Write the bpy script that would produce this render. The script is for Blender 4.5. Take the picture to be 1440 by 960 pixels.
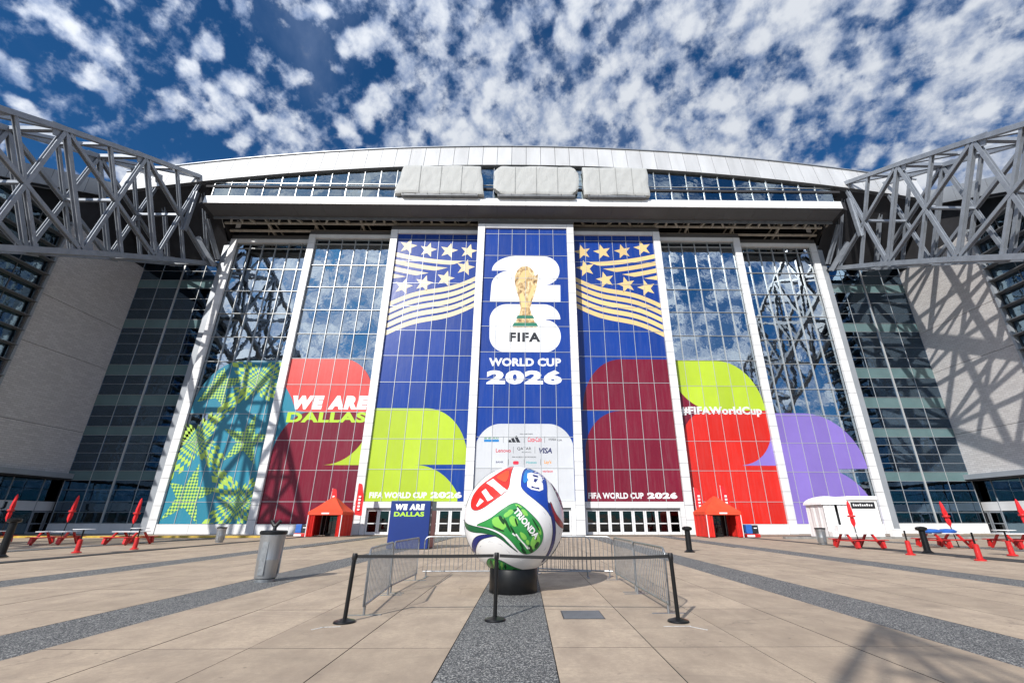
import bpy, bmesh, math, random
from math import sin, cos, pi, radians, sqrt
from mathutils import Vector, Matrix
from mathutils.geometry import delaunay_2d_cdt
random.seed(7)
for o in list(bpy.data.objects): bpy.data.objects.remove(o)
sc = bpy.context.scene
C = sc.collection

# ------------------------------------------------------------------ camera
cam_d = bpy.data.cameras.new('camera'); cam = bpy.data.objects.new('camera', cam_d); C.objects.link(cam)
cam_d.sensor_width = 36; cam_d.lens = 626/1440*36; cam_d.shift_x = -28/1440
cam_d.clip_start = .05; cam_d.clip_end = 5000
cam.location = (.12, 0, 1.6)
cam.rotation_euler = (pi/2 + math.atan2(248, 626), 0, radians(-.8))
sc.camera = cam

# ------------------------------------------------------------------ sky, sun, exposure
SUN_EL, SUN_AZ = radians(33), radians(209)          # azimuth clockwise from +Y
sun_dir = Vector((sin(SUN_AZ)*cos(SUN_EL), cos(SUN_AZ)*cos(SUN_EL), sin(SUN_EL)))
sd = bpy.data.lights.new('sun', 'SUN'); sd.energy = 4.2; sd.angle = radians(.53); sd.color = (1, .955, .89)
sun = bpy.data.objects.new('sun', sd); C.objects.link(sun)
sun.rotation_euler = sun_dir.to_track_quat('Z', 'Y').to_euler(); sun.location = (-60, -100, 90)
sc.view_settings.view_transform = 'Standard'; sc.view_settings.look = 'None'
sc.view_settings.exposure = .36; sc.view_settings.gamma = 1
w = bpy.data.worlds.new('World'); sc.world = w; w.use_nodes = True
w.cycles.sampling_method = 'MANUAL'; w.cycles.sample_map_resolution = 512
def world():
    nt = w.node_tree; N = nt.nodes; L = nt.links; N.clear()
    def n(t, **k):
        x = N.new(t)
        for a, b in k.items(): setattr(x, a, b)
        return x
    def mth(op, a, b=None, c=None, clamp=False):
        x = n('ShaderNodeMath', operation=op, use_clamp=clamp)
        for i, v in enumerate((a, b, c)):
            if v is None: continue
            if isinstance(v, (int, float)): x.inputs[i].default_value = v
            else: L.new(v, x.inputs[i])
        return x.outputs[0]
    def rmp(v, a, b, lo=0, hi=1):
        x = n('ShaderNodeMapRange', interpolation_type='SMOOTHSTEP'); L.new(v, x.inputs[0])
        for i, q in zip((1, 2, 3, 4), (a, b, lo, hi)): x.inputs[i].default_value = q
        return x.outputs[0]
    out = n('ShaderNodeOutputWorld'); bg = n('ShaderNodeBackground'); bg.inputs[1].default_value = .1
    sky = n('ShaderNodeTexSky', sky_type='NISHITA', sun_disc=False, sun_elevation=SUN_EL, sun_rotation=SUN_AZ,
            altitude=200, air_density=1.0, dust_density=.35, ozone_density=3.0)
    tc = n('ShaderNodeTexCoord'); sp = n('ShaderNodeSeparateXYZ'); L.new(tc.outputs['Generated'], sp.inputs[0])
    zz = mth('MAXIMUM', sp.outputs[2], .0)
    den = mth('MULTIPLY', mth('ADD', zz, .75), .62)
    cx = mth('DIVIDE', sp.outputs[0], den); cy = mth('DIVIDE', sp.outputs[1], den)
    cmb = n('ShaderNodeCombineXYZ'); L.new(cx, cmb.inputs[0]); L.new(cy, cmb.inputs[1])
    def noise(scale, detail, rough, off=(0, 0, 0), dist=0., rot=0, sc_=(1, 1, 1), lac=2.0):
        mp = n('ShaderNodeMapping'); L.new(cmb.outputs[0], mp.inputs[0]); mp.inputs['Location'].default_value = off
        mp.inputs['Rotation'].default_value = (0, 0, rot); mp.inputs['Scale'].default_value = sc_
        x = n('ShaderNodeTexNoise'); L.new(mp.outputs[0], x.inputs[0])
        x.inputs['Scale'].default_value = scale; x.inputs['Detail'].default_value = detail
        x.inputs['Roughness'].default_value = rough; x.inputs['Distortion'].default_value = dist
        x.inputs['Lacunarity'].default_value = lac
        return x.outputs['Fac']
    cells = noise(24, 9, .60, (3.1, 1.7, 0), .05, radians(30), (1, .95, 1))
    mp = n('ShaderNodeMapping'); mp.inputs['Rotation'].default_value = (0, 0, radians(25)); mp.inputs['Scale'].default_value = (1, .95, 1)
    wob = n('ShaderNodeTexNoise'); L.new(cmb.outputs[0], wob.inputs[0]); wob.inputs['Scale'].default_value = 10; wob.inputs['Detail'].default_value = 3
    wv = n('ShaderNodeVectorMath', operation='MULTIPLY_ADD'); L.new(wob.outputs['Color'], wv.inputs[0]); wv.inputs[1].default_value = (.11, .11, 0); L.new(cmb.outputs[0], wv.inputs[2])
    L.new(wv.outputs[0], mp.inputs[0])
    vor = n('ShaderNodeTexVoronoi', feature='SMOOTH_F1'); L.new(mp.outputs[0], vor.inputs[0]); vor.inputs['Scale'].default_value = 17; vor.inputs['Smoothness'].default_value = .5
    puff = rmp(vor.outputs['Distance'], .05, .62, 1, 0)
    patch = noise(4.2, 4, .55, (8.3, 2.2, 0), .2)
    big = noise(.8, 2, .5, (4.7, 9.1, 0))
    cov = mth('MULTIPLY_ADD', patch, .70, mth('MULTIPLY', big, .45))
    cov = mth('ADD', cov, rmp(mth('MULTIPLY_ADD', cy, -.5, mth('MULTIPLY', cx, .8)), -1.1, -.2, -.09, .13))
    body = mth('MULTIPLY_ADD', puff, .34, mth('MULTIPLY', cells, .84))
    d = mth('ADD', body, mth('MULTIPLY_ADD', cov, .90, -.50))
    alpha = rmp(d, .43, .66)
    wisp = noise(2.4, 7, .62, (1.2, 5.5, 0), .5, radians(40), (1, .6, 1))
    alpha2 = mth('MULTIPLY', rmp(wisp, .46, .78), .38)
    alpha = mth('MAXIMUM', alpha, alpha2)
    fade = rmp(sp.outputs[2], .0, .06)
    alpha = mth('MULTIPLY', alpha, fade)
    # forward scattering: clouds near the sun are brighter
    dt = n('ShaderNodeVectorMath', operation='DOT_PRODUCT'); L.new(tc.outputs['Generated'], dt.inputs[0]); dt.inputs[1].default_value = sun_dir
    fs = rmp(dt.outputs['Value'], -.2, 1.0, 1.0, 1.9)
    shade = rmp(d, .50, .86, .62, 1.0)
    lum = mth('MULTIPLY', shade, fs)
    cc = n('ShaderNodeMix', data_type='RGBA'); tone = noise(30, 7, .6, (3.16, 1.62, 0), .12, radians(30), (1, .85, 1)); L.new(rmp(mth('MULTIPLY_ADD', tone, .9, d), .88, 1.42), cc.inputs[0])
    cc.inputs[6].default_value = (1.75, 2.35, 3.7, 1); cc.inputs[7].default_value = (5.6, 5.9, 6.4, 1)
    vm = n('ShaderNodeVectorMath', operation='SCALE'); L.new(cc.outputs[2], vm.inputs[0]); L.new(fs, vm.inputs['Scale'])
    # the photograph's deep, polarised blue
    tint = n('ShaderNodeMix', data_type='RGBA', blend_type='MULTIPLY'); tint.inputs[0].default_value = 1
    L.new(sky.outputs[0], tint.inputs[6]); tint.inputs[7].default_value = (.17, .50, .76, 1)
    mx = n('ShaderNodeMix', data_type='RGBA'); L.new(alpha, mx.inputs[0]); L.new(tint.outputs[2], mx.inputs[6]); L.new(vm.outputs[0], mx.inputs[7])
    L.new(mx.outputs[2], bg.inputs[0]); L.new(bg.outputs[0], out.inputs[0])
world()

# ------------------------------------------------------------------ materials
M = {}
class NT:
    def __init__(s, name):
        s.m = bpy.data.materials.new(name); s.m.use_nodes = True; s.t = s.m.node_tree; s.N = s.t.nodes; s.L = s.t.links
        s.b = s.N['Principled BSDF']; s.o = s.N['Material Output']; M[name] = s.m
    def n(s, t, **k):
        x = s.N.new(t)
        for a, b in k.items(): setattr(x, a, b)
        return x
    def link(s, a, b): s.L.new(a, b)
    def coord(s, kind='Object'):
        return s.n('ShaderNodeTexCoord').outputs[kind] if kind != 'World' else s.n('ShaderNodeNewGeometry').outputs['Position']
    def noise(s, v, scale, detail=4, rough=.55, sc_=None, dist=0):
        if sc_:
            mp = s.n('ShaderNodeMapping'); s.link(v, mp.inputs[0]); mp.inputs['Scale'].default_value = sc_; v = mp.outputs[0]
        x = s.n('ShaderNodeTexNoise'); s.link(v, x.inputs[0]); x.inputs['Scale'].default_value = scale
        x.inputs['Detail'].default_value = detail; x.inputs['Roughness'].default_value = rough; x.inputs['Distortion'].default_value = dist
        return x.outputs['Fac']
    def ramp(s, f, *stops):
        x = s.n('ShaderNodeValToRGB'); s.link(f, x.inputs[0]); e = x.color_ramp.elements
        while len(e) < len(stops): e.new(.5)
        for q, (p, c) in zip(e, stops): q.position = p; q.color = (*c, 1) if len(c) == 3 else c
        return x.outputs[0]
    def mix(s, f, a, b, mode='MIX'):
        x = s.n('ShaderNodeMix', data_type='RGBA', blend_type=mode)
        for sock, v in ((x.inputs[0], f), (x.inputs[6], a), (x.inputs[7], b)):
            if isinstance(v, (int, float)): sock.default_value = v
            elif isinstance(v, tuple): sock.default_value = (*v, 1)
            else: s.link(v, sock)
        return x.outputs[2]
    def bump(s, h, strength, dist=.01):
        x = s.n('ShaderNodeBump'); s.link(h, x.inputs['Height']); x.inputs['Strength'].default_value = strength; x.inputs['Distance'].default_value = dist
        s.link(x.outputs[0], s.b.inputs['Normal'])
    def base(s, c):
        if isinstance(c, tuple): s.b.inputs['Base Color'].default_value = (*c, 1)
        else: s.link(c, s.b.inputs['Base Color'])
    def pr(s, rough=.5, metal=0., spec=.5):
        s.b.inputs['Roughness'].default_value = rough; s.b.inputs['Metallic'].default_value = metal; s.b.inputs['Specular IOR Level'].default_value = spec

def paint(name, c, rough=.5, metal=0., var=.12, scale=3., spec=.5, streak=False, bump=0., tone=0.):
    t = NT(name); v = t.coord('World')
    f = t.noise(v, scale, 5, .6, (1, 1, .12) if streak else None)
    c2 = tuple(x*(1-var*2.2) for x in c)
    col = t.mix(t.ramp(f, (.35, (0, 0, 0)), (.7, (1, 1, 1))), c2, c)
    if tone:
        hs = t.n('ShaderNodeHueSaturation'); t.link(col, hs.inputs['Color']); mr = t.n('ShaderNodeMapRange'); t.link(t.n('ShaderNodeObjectInfo').outputs['Random'], mr.inputs[0]); mr.inputs[3].default_value = 1-tone; mr.inputs[4].default_value = 1.; t.link(mr.outputs[0], hs.inputs['Value']); col = hs.outputs[0]
    t.base(col); t.pr(rough, metal, spec)
    if bump: t.bump(t.noise(v, scale*9, 3), bump)
    return t.m

paint('white_metal', (.78, .79, .80), .42, .0, .06, .8, streak=True, tone=.14)
paint('fascia_metal', (.60, .61, .62), .40, .1, .09, .6, streak=True, tone=.16)
paint('cladding', (.76, .77, .78), .45, 0, .06, .7, streak=True, tone=.12)
paint('steel_paint', (.285, .315, .36), .36, .25, .10, 1.2)
paint('steel_dark', (.16, .17, .185), .5, .1, .15, 1.5)
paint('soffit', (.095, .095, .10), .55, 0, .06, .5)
paint('steelwork', (.50, .47, .41), .55, 0, .15, 1)
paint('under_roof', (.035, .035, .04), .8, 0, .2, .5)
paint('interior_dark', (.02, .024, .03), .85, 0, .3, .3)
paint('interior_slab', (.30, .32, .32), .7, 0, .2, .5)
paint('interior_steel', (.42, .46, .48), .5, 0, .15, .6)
paint('eave_metal', (.36, .39, .43), .4, .2, .06, .5, tone=.15)
paint('mullion', (.50, .52, .53), .35, .3, .05)
paint('mullion_dark', (.34, .36, .38), .35, .3, .05)
paint('door_frame', (.74, .75, .76), .35, .1, .05)
paint('black_metal', (.008, .0085, .0095), .38, .3, .2, 6)
paint('black_plastic', (.008, .008, .009), .5, 0, .2, 6)
paint('belt', (.012, .012, .013), .8, 0, .1)
paint('galvanised', (.36, .375, .39), .38, .75, .15, 9)
paint('can_metal', (.42, .43, .44), .36, .7, .12, 5, streak=True)
paint('red_metal', (.60, .02, .02), .4, 0, .12, 5)
paint('red_fabric', (.72, .012, .018), .75, 0, .10, 6)
paint('tent_red', (.68, .02, .012), .7, 0, .10, 2)
paint('tent_orange', (.80, .065, .02), .7, 0, .08, 2)
paint('white_fabric', (.80, .80, .80), .75, 0, .06, 2)
paint('white_plastic', (.80, .80, .79), .5, 0, .05, 3)
paint('blue_plastic', (.02, .13, .50), .45, 0, .1, 3)
paint('cabinet_blue', (.004, .025, .17), .35, 0, .06, 1)
paint('cabinet_side', (.05, .13, .14), .4, 0, .1, 1)
paint('cabinet_red', (.30, .03, .03), .4, 0, .1, 1)
paint('sign_black', (.015, .015, .018), .5)
paint('sign_white', (.80, .80, .80), .5, var=.02)
paint('tape', (.72, .72, .70), .6, 0, .2, 30)
paint('yellow_paint', (.62, .42, .06), .7, 0, .2, 3)
paint('grate', (.10, .10, .105), .55, .5, .2, 20)
paint('bush_green', (.05, .10, .03), .7, 0, .3, 8)

t = NT('tarp'); v = t.coord('World'); f = t.noise(v, .9, 5, .6)
t.base(t.mix(f, (.36, .37, .365), (.44, .45, .44))); t.pr(.7); t.bump(t.noise(v, 1.4, 4, .5, (1, 1, .5), .6), .45, .2)

paint('tarp_seam', (.30, .31, .305), .7)
def vinyl(name, c, rough=.26):
    t = NT(name); v = t.coord('World'); f = t.noise(v, .55, 5, .6); f2 = t.noise(v, 5., 4, .65, (1, 1, .07)); f3 = t.noise(v, 1.1, 6, .7, (1, 1, .6), 1.2)
    c1 = t.mix(f, tuple(x*.86 for x in c), tuple(min(1, x*1.06+.004) for x in c))
    c1 = t.mix(t.ramp(f2, (.45, (0, 0, 0)), (.75, (.45, .45, .45))), c1, tuple(min(1, x*.8+.05) for x in c))
    c1 = t.mix(t.ramp(f3, (.60, (0, 0, 0)), (.80, (.35, .35, .35))), c1, tuple(x*.7+.03 for x in c))
    rnd = t.n('ShaderNodeObjectInfo').outputs['Random']; hs = t.n('ShaderNodeHueSaturation'); t.link(c1, hs.inputs['Color'])
    mr = t.n('ShaderNodeMapRange'); t.link(rnd, mr.inputs[0]); mr.inputs[3].default_value = .86; mr.inputs[4].default_value = 1.06; t.link(mr.outputs[0], hs.inputs['Value'])
    t.base(hs.outputs[0]); t.pr(rough, 0, .36)
    wn = t.n('ShaderNodeTexWhiteNoise', noise_dimensions='1D'); t.link(rnd, wn.inputs['W'])
    vm = t.n('ShaderNodeVectorMath', operation='MULTIPLY_ADD'); t.link(wn.outputs['Color'], vm.inputs[0]); vm.inputs[1].default_value = (.03, 0, .03)
    bp = t.n('ShaderNodeBump'); t.link(t.noise(v, .6, 3, .6, (1, 1, .5)), bp.inputs['Height']); bp.inputs['Strength'].default_value = .25; bp.inputs['Distance'].default_value = .06
    t.link(bp.outputs[0], vm.inputs[2]); nn = t.n('ShaderNodeVectorMath', operation='NORMALIZE'); t.link(vm.outputs[0], nn.inputs[0]); t.link(nn.outputs[0], t.b.inputs['Normal'])
vinyl('v_blue', (.002, .038, .26)); vinyl('v_lime', (.41, .56, .03)); vinyl('v_maroon', (.165, .003, .020)); vinyl('v_red', (.58, .018, .010))
vinyl('v_coral', (.64, .062, .055)); vinyl('v_purple', (.22, .155, .50)); vinyl('v_teal', (.028, .225, .33)); vinyl('v_white', (.78, .79, .80))
vinyl('v_gold', (.72, .53, .24)); vinyl('v_gold_lit', (.76, .65, .44)); vinyl('v_black', (.02, .022, .025)); vinyl('v_palegrey', (.55, .57, .60)); vinyl('v_darkgreen', (.03, .19, .12)); vinyl('v_limegreen', (.45, .72, .05))
vinyl('v_palelime', (.42, .62, .10)); vinyl('v_emerald', (.03, .22, .10)); vinyl('v_navy', (.01, .015, .10)); vinyl('v_skyblue', (.02, .22, .55)); vinyl('v_orange', (.75, .30, .03)); vinyl('v_sponsor_red', (.62, .03, .06)); vinyl('v_sponsor_teal', (.05, .42, .45))
# trophy gold with light and dark swirls
t = NT('v_trophy'); v = t.coord('World'); f = t.noise(v, 1.6, 6, .65, (1, 1, .55), 1.6)
t.base(t.ramp(f, (.32, (.10, .055, .02)), (.46, (.42, .27, .11)), (.58, (.68, .52, .28)), (.70, (.82, .74, .55)))); t.pr(.35)
# fine checker print on the stars
t = NT('v_checker'); v = t.coord('Object'); ck = t.n('ShaderNodeTexChecker'); mp = t.n('ShaderNodeMapping'); t.link(v, mp.inputs[0]); mp.inputs['Rotation'].default_value = (0, radians(45), 0); mp.inputs['Scale'].default_value = (1, 1, 1); mp.inputs['Location'].default_value = (.11, .5, .07)
t.link(mp.outputs[0], ck.inputs[0]); ck.inputs['Scale'].default_value = 4.2
ck.inputs[1].default_value = (.42, .62, .10, 1); ck.inputs[2].default_value = (.022, .16, .16, 1); t.base(ck.outputs[0]); t.pr(.3)

# glass that both mirrors the sky and lets the dark inside through
def glass(name, refl, tint, trans, rough=.015, wav=.10):
    t = NT(name); v = t.coord('World')
    gl = t.n('ShaderNodeBsdfGlossy'); gl.inputs['Color'].default_value = (*tint, 1); gl.inputs['Roughness'].default_value = rough
    tr = t.n('ShaderNodeBsdfTransparent'); tr.inputs['Color'].default_value = (*trans, 1)
    bp = t.n('ShaderNodeBump'); t.link(t.noise(v, .55, 3, .5), bp.inputs['Height']); bp.inputs['Strength'].default_value = wav; bp.inputs['Distance'].default_value = .12
    t.link(bp.outputs[0], gl.inputs['Normal'])
    fr = t.n('ShaderNodeFresnel'); fr.inputs['IOR'].default_value = 1.5; t.link(bp.outputs[0], fr.inputs['Normal'])
    mr = t.n('ShaderNodeMapRange'); t.link(fr.outputs[0], mr.inputs[0]); mr.inputs[1].default_value = .04; mr.inputs[2].default_value = 1; mr.inputs[3].default_value = refl; mr.inputs[4].default_value = 1
    mx = t.n('ShaderNodeMixShader'); t.link(mr.outputs[0], mx.inputs[0]); t.link(tr.outputs[0], mx.inputs[1]); t.link(gl.outputs[0], mx.inputs[2])
    t.link(mx.outputs[0], t.o.inputs[0])
glass('door_glass', .42, (.86, .94, 1.0), (.42, .52, .56))
glass('corner_glass', .22, (.50, .72, .95), (.42, .50, .54))
glass('side_glass', .24, (.55, .78, .95), (.10, .16, .20))
glass('clear_glass', .30, (.80, .92, .97), (.45, .54, .58))
glass('entry_glass', .06, (.9, .95, 1), (.12, .14, .15))
paint('spandrel', (.11, .18, .19), .12, 0, .08, .5)

# plaza concrete
def concrete(name, joints=False):
    t = NT(name); v = t.coord('World')
    a = t.noise(v, .22, 5, .6); b = t.noise(v, 1.7, 6, .65, (1, .55, 1)); c = t.noise(v, 60, 3, .7); st = t.noise(v, .9, 5, .7, (.35, 1.6, 1), .8)
    col = t.mix(a, (.43, .335, .24), (.575, .46, .345))
    col = t.mix(t.ramp(b, (.34, (.75, .75, .75)), (.62, (0, 0, 0))), col, (.29, .225, .17))
    col = t.mix(t.ramp(st, (.55, (0, 0, 0)), (.78, (.6, .6, .6))), col, (.20, .165, .135))
    col = t.mix(t.ramp(c, (.35, (.30, .30, .30)), (.60, (0, 0, 0))), col, (.24, .20, .16))
    sp = t.noise(v, 9, 2, .5); col = t.mix(t.ramp(sp, (.70, (0, 0, 0)), (.76, (.5, .5, .5))), col, (.17, .14, .12))
    oi = t.n('ShaderNodeObjectInfo').outputs['Random']
    hs = t.n('ShaderNodeHueSaturation'); t.link(col, hs.inputs['Color'])
    mr = t.n('ShaderNodeMapRange'); t.link(oi, mr.inputs[0]); mr.inputs[3].default_value = .88; mr.inputs[4].default_value = 1.08; t.link(mr.outputs[0], hs.inputs['Value'])
    col = hs.outputs[0]
    vg = t.n('ShaderNodeTexVoronoi'); t.link(v, vg.inputs[0]); vg.inputs['Scale'].default_value = 2.3; col = t.mix(t.ramp(vg.outputs['Distance'], (.035, (.75, .75, .75)), (.06, (0, 0, 0))), col, (.10, .085, .075))
    wv = t.noise(v, 1.1, 3, .5, (1, .6, 1)); wd_ = t.n('ShaderNodeTexVoronoi', feature='DISTANCE_TO_EDGE'); wc = t.n('ShaderNodeVectorMath', operation='MULTIPLY_ADD'); nz_ = t.n('ShaderNodeTexNoise'); t.link(v, nz_.inputs[0]); nz_.inputs['Scale'].default_value = 2.; nz_.inputs['Detail'].default_value = 6; t.link(nz_.outputs['Color'], wc.inputs[0]); wc.inputs[1].default_value = (1.2, 1.2, 0); t.link(v, wc.inputs[2]); t.link(wc.outputs[0], wd_.inputs[0]); wd_.inputs['Scale'].default_value = .28
    ck_ = t.ramp(wd_.outputs['Distance'], (.0, (.55, .55, .55)), (.006, (0, 0, 0))); col = t.mix(t.mix(t.ramp(wv, (.5, (0, 0, 0)), (.6, (1, 1, 1))), (0., 0., 0.), ck_), col, (.16, .13, .105))
    fine = t.noise(v, 14, 5, .7); col = t.mix(t.ramp(fine, (.38, (.45, .45, .45)), (.6, (0, 0, 0))), col, (.30, .24, .185))
    if joints:
        br = t.n('ShaderNodeTexBrick', offset=0., squash=1.); mp = t.n('ShaderNodeMapping'); t.link(v, mp.inputs[0]); mp.inputs['Location'].default_value = (.85, -.96, 0); t.link(mp.outputs[0], br.inputs[0])
        br.inputs['Scale'].default_value = 1; br.inputs['Brick Width'].default_value = 1.34; br.inputs['Row Height'].default_value = 2.68; br.inputs['Mortar Size'].default_value = .012; br.inputs['Bias'].default_value = 0
        br.inputs[1].default_value = (1, 1, 1, 1); br.inputs[2].default_value = (.92, .92, .92, 1); br.inputs[3].default_value = (.45, .45, .45, 1)
        col = t.mix(1., col, br.outputs[0], 'MULTIPLY')
    t.base(col); t.pr(.82, 0, .3); t.bump(t.noise(v, 45, 4, .7), .25, .01)
concrete('concrete_slab'); concrete('concrete_far', True)
t = NT('aggregate'); v = t.coord('World'); vo = t.n('ShaderNodeTexVoronoi'); t.link(v, vo.inputs[0]); vo.inputs['Scale'].default_value = 72
vs = t.n('ShaderNodeSeparateColor'); t.link(vo.outputs['Color'], vs.inputs[0])
col = t.ramp(vs.outputs[0], (.0, (.018, .020, .023)), (.45, (.070, .074, .078)), (.72, (.17, .17, .168)), (.90, (.50, .49, .46)))
col = t.mix(t.noise(v, .8, 5, .6), col, t.mix(.55, col, (.10, .10, .10))); t.base(col); t.pr(.8, 0, .3); t.bump(vo.outputs['Distance'], .5, .012)
paint('asphalt_strip', (.06, .06, .062), .85, 0, .25, 2)
paint('joint_dark', (.05, .045, .04), .9, 0, .2, 4)
paint('kerb_concrete', (.30, .29, .27), .8, 0, .2, 2)
# small pale brick
t = NT('brick'); v = t.coord('Object'); br = t.n('ShaderNodeTexBrick', offset=.5); mp = t.n('ShaderNodeMapping'); t.link(v, mp.inputs[0]); mp.inputs['Rotation'].default_value = (radians(-90), radians(90), 0)
sx = t.n('ShaderNodeSeparateXYZ'); t.link(v, sx.inputs[0]); cb = t.n('ShaderNodeCombineXYZ'); t.link(sx.outputs[1], cb.inputs[0]); t.link(sx.outputs[2], cb.inputs[1]); t.link(cb.outputs[0], br.inputs[0])
br.inputs['Scale'].default_value = 1; br.inputs['Brick Width'].default_value = .62; br.inputs['Row Height'].default_value = .21; br.inputs['Mortar Size'].default_value = .018
br.inputs[1].default_value = (.50, .485, .48, 1); br.inputs[2].default_value = (.63, .615, .605, 1); br.inputs[3].default_value = (.34, .33, .325, 1)
col = t.mix(t.noise(v, .25, 5, .65), br.outputs[0], t.mix(.5, br.outputs[0], (.42, .40, .395))); t.base(col); t.pr(.85, 0, .25); t.bump(br.outputs['Fac'], -.4, .02)
# ball
paint('ball_white', (.80, .80, .80), .28, 0, .02, 2, bump=.05)
for nme, c in dict(ball_red=(.62, .025, .018), ball_blue=(.01, .055, .36), ball_navy=(.01, .02, .16), ball_green=(.03, .26, .06), ball_darkgreen=(.008, .11, .035), ball_lime=(.22, .55, .09), ball_crimson=(.34, .012, .02), ball_azure=(.02, .19, .52), ball_seam=(.45, .45, .47), ball_grass=(.006, .05, .015), ball_outline=(.02, .022, .03)).items():
    paint(nme, c, .25, 0, .06, 6)

# ------------------------------------------------------------------ mesh helpers
class MB:
    def __init__(s): s.v = []; s.f = []; s.mi = []
    def add(s, v, f, m=0):
        k = len(s.v); s.v += [tuple(p) for p in v]; s.f += [tuple(i+k for i in q) for q in f]; s.mi += [m]*len(f); return s
    def box(s, x0, x1, y0, y1, z0, z1, m=0):
        return s.add([(x0,y0,z0),(x1,y0,z0),(x1,y1,z0),(x0,y1,z0),(x0,y0,z1),(x1,y0,z1),(x1,y1,z1),(x0,y1,z1)],
              [(0,3,2,1),(4,5,6,7),(0,1,5,4),(1,2,6,5),(2,3,7,6),(3,0,4,7)], m)
    def hexa(s, lo, hi, m=0):      # 4 lower, 4 upper corners
        return s.add(list(lo)+list(hi), [(0,3,2,1),(4,5,6,7),(0,1,5,4),(1,2,6,5),(2,3,7,6),(3,0,4,7)], m)
    def tube(s, pts, r, n=8, m=0, closed=False, r2=None, cap=True):
        pts = [Vector(p) for p in pts]; rings = []; k0 = len(s.v); N = len(pts)
        for i, p in enumerate(pts):
            if closed: d = (pts[(i+1) % N]-pts[i-1])
            else: d = (pts[min(i+1, N-1)]-pts[max(i-1, 0)])
            d.normalize(); up = Vector((0,0,1)) if abs(d.z) < .95 else Vector((0,1,0))
            a = d.cross(up).normalized(); b = d.cross(a).normalized()
            rr = r if r2 is None else r+(r2-r)*i/(N-1)
            for j in range(n):
                t_ = 2*pi*j/n; s.v.append(tuple(p+a*rr*cos(t_)+b*rr*sin(t_)))
        for i in range(N if closed else N-1):
            for j in range(n):
                a0 = k0+i*n+j; a1 = k0+i*n+(j+1) % n; b0 = k0+((i+1) % N)*n+j; b1 = k0+((i+1) % N)*n+(j+1) % n
                s.f.append((a0,a1,b1,b0)); s.mi.append(m)
        if cap and not closed:
            s.f.append(tuple(k0+j for j in range(n))[::-1]); s.f.append(tuple(k0+(N-1)*n+j for j in range(n))); s.mi += [m, m]
        return s
    def lathe(s, prof, n=24, c=(0,0,0), m=0, caps=True):
        k0 = len(s.v)
        for r, z in prof:
            for j in range(n): s.v.append((c[0]+r*cos(2*pi*j/n), c[1]+r*sin(2*pi*j/n), c[2]+z))
        for i in range(len(prof)-1):
            for j in range(n): s.f.append((k0+i*n+j, k0+i*n+(j+1) % n, k0+(i+1)*n+(j+1) % n, k0+(i+1)*n+j)); s.mi.append(m)
        if caps:
            s.f.append(tuple(k0+j for j in range(n))[::-1]); s.f.append(tuple(k0+(len(prof)-1)*n+j for j in range(n))); s.mi += [m, m]
        return s
    def beam(s, a, b, wdt, hgt, up=(0,0,1), m=0):     # rectangular bar from a to b
        a = Vector(a); b = Vector(b); d = (b-a).normalized(); up = Vector(up)
        if abs(d.dot(up)) > .97: up = Vector((1,0,0))
        x = d.cross(up).normalized()*wdt/2; y = x.cross(d).normalized()*hgt/2
        return s.hexa([a-x-y, a+x-y, b+x-y, b-x-y], [a-x+y, a+x+y, b+x+y, b-x+y], m)
    def ibeam(s, a, b, wdt, hgt, up, fl=.08):   # I section: flanges wdt wide, hgt apart along `up`
        a = Vector(a); b = Vector(b); d = (b-a).normalized(); up = Vector(up); up = (up-d*up.dot(d)).normalized()
        o = up*(hgt/2-fl/2)
        s.beam(a+o, b+o, wdt, fl, up); s.beam(a-o, b-o, wdt, fl, up); s.beam(a, b, fl, hgt-2*fl, up); return s
    def poly(s, pts, m=0): return s.add(pts, [tuple(range(len(pts)))], m)
    def mesh(s, name, mats):
        me = bpy.data.meshes.new(name); me.from_pydata(s.v, [], s.f)
        for m in (mats if isinstance(mats, (list, tuple)) else [mats]): me.materials.append(M[m])
        if len(me.materials) > 1: me.polygons.foreach_set('material_index', s.mi)
        me.update(); return me
    def build(s, name, mats, parent=None, loc=(0,0,0), rz=0., smooth=False, bev=0.):
        me = s.mesh(name, mats)
        if bev:
            bm = bmesh.new(); bm.from_mesh(me); bmesh.ops.recalc_face_normals(bm, faces=bm.faces)
            bmesh.ops.bevel(bm, geom=[e for e in bm.edges if len(e.link_faces) == 2 and e.calc_face_angle(0) > .6], offset=bev, segments=2, affect='EDGES', profile=.5); bm.to_mesh(me); bm.free()
        else:
            bm = bmesh.new(); bm.from_mesh(me); bmesh.ops.recalc_face_normals(bm, faces=bm.faces); bm.to_mesh(me); bm.free()
        if smooth:
            me.polygons.foreach_set('use_smooth', [True]*len(me.polygons)); me.set_sharp_from_angle(angle=radians(38))
        return obj(name, me, parent, loc, rz)
def obj(name, me, parent=None, loc=(0,0,0), rz=0.):
    o = bpy.data.objects.new(name, me); C.objects.link(o); o.parent = parent; o.location = loc
    if rz: o.rotation_euler = (0,0,rz)
    return o
def tag(o, label=None, cat=None, group=None, kind=None):
    if label: o['label'] = label
    if cat: o['category'] = cat
    if group: o['group'] = group
    if kind: o['kind'] = kind
    return o
def thing(name, label, cat, loc=(0,0,0), rz=0., group=None):
    return tag(obj(name, None, None, loc, rz), label, cat, group)
def copy_tree(o, parent=None):
    c = o.copy(); C.objects.link(c); c.parent = parent
    for ch in list(o.children): copy_tree(ch, c)
    return c

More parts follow.
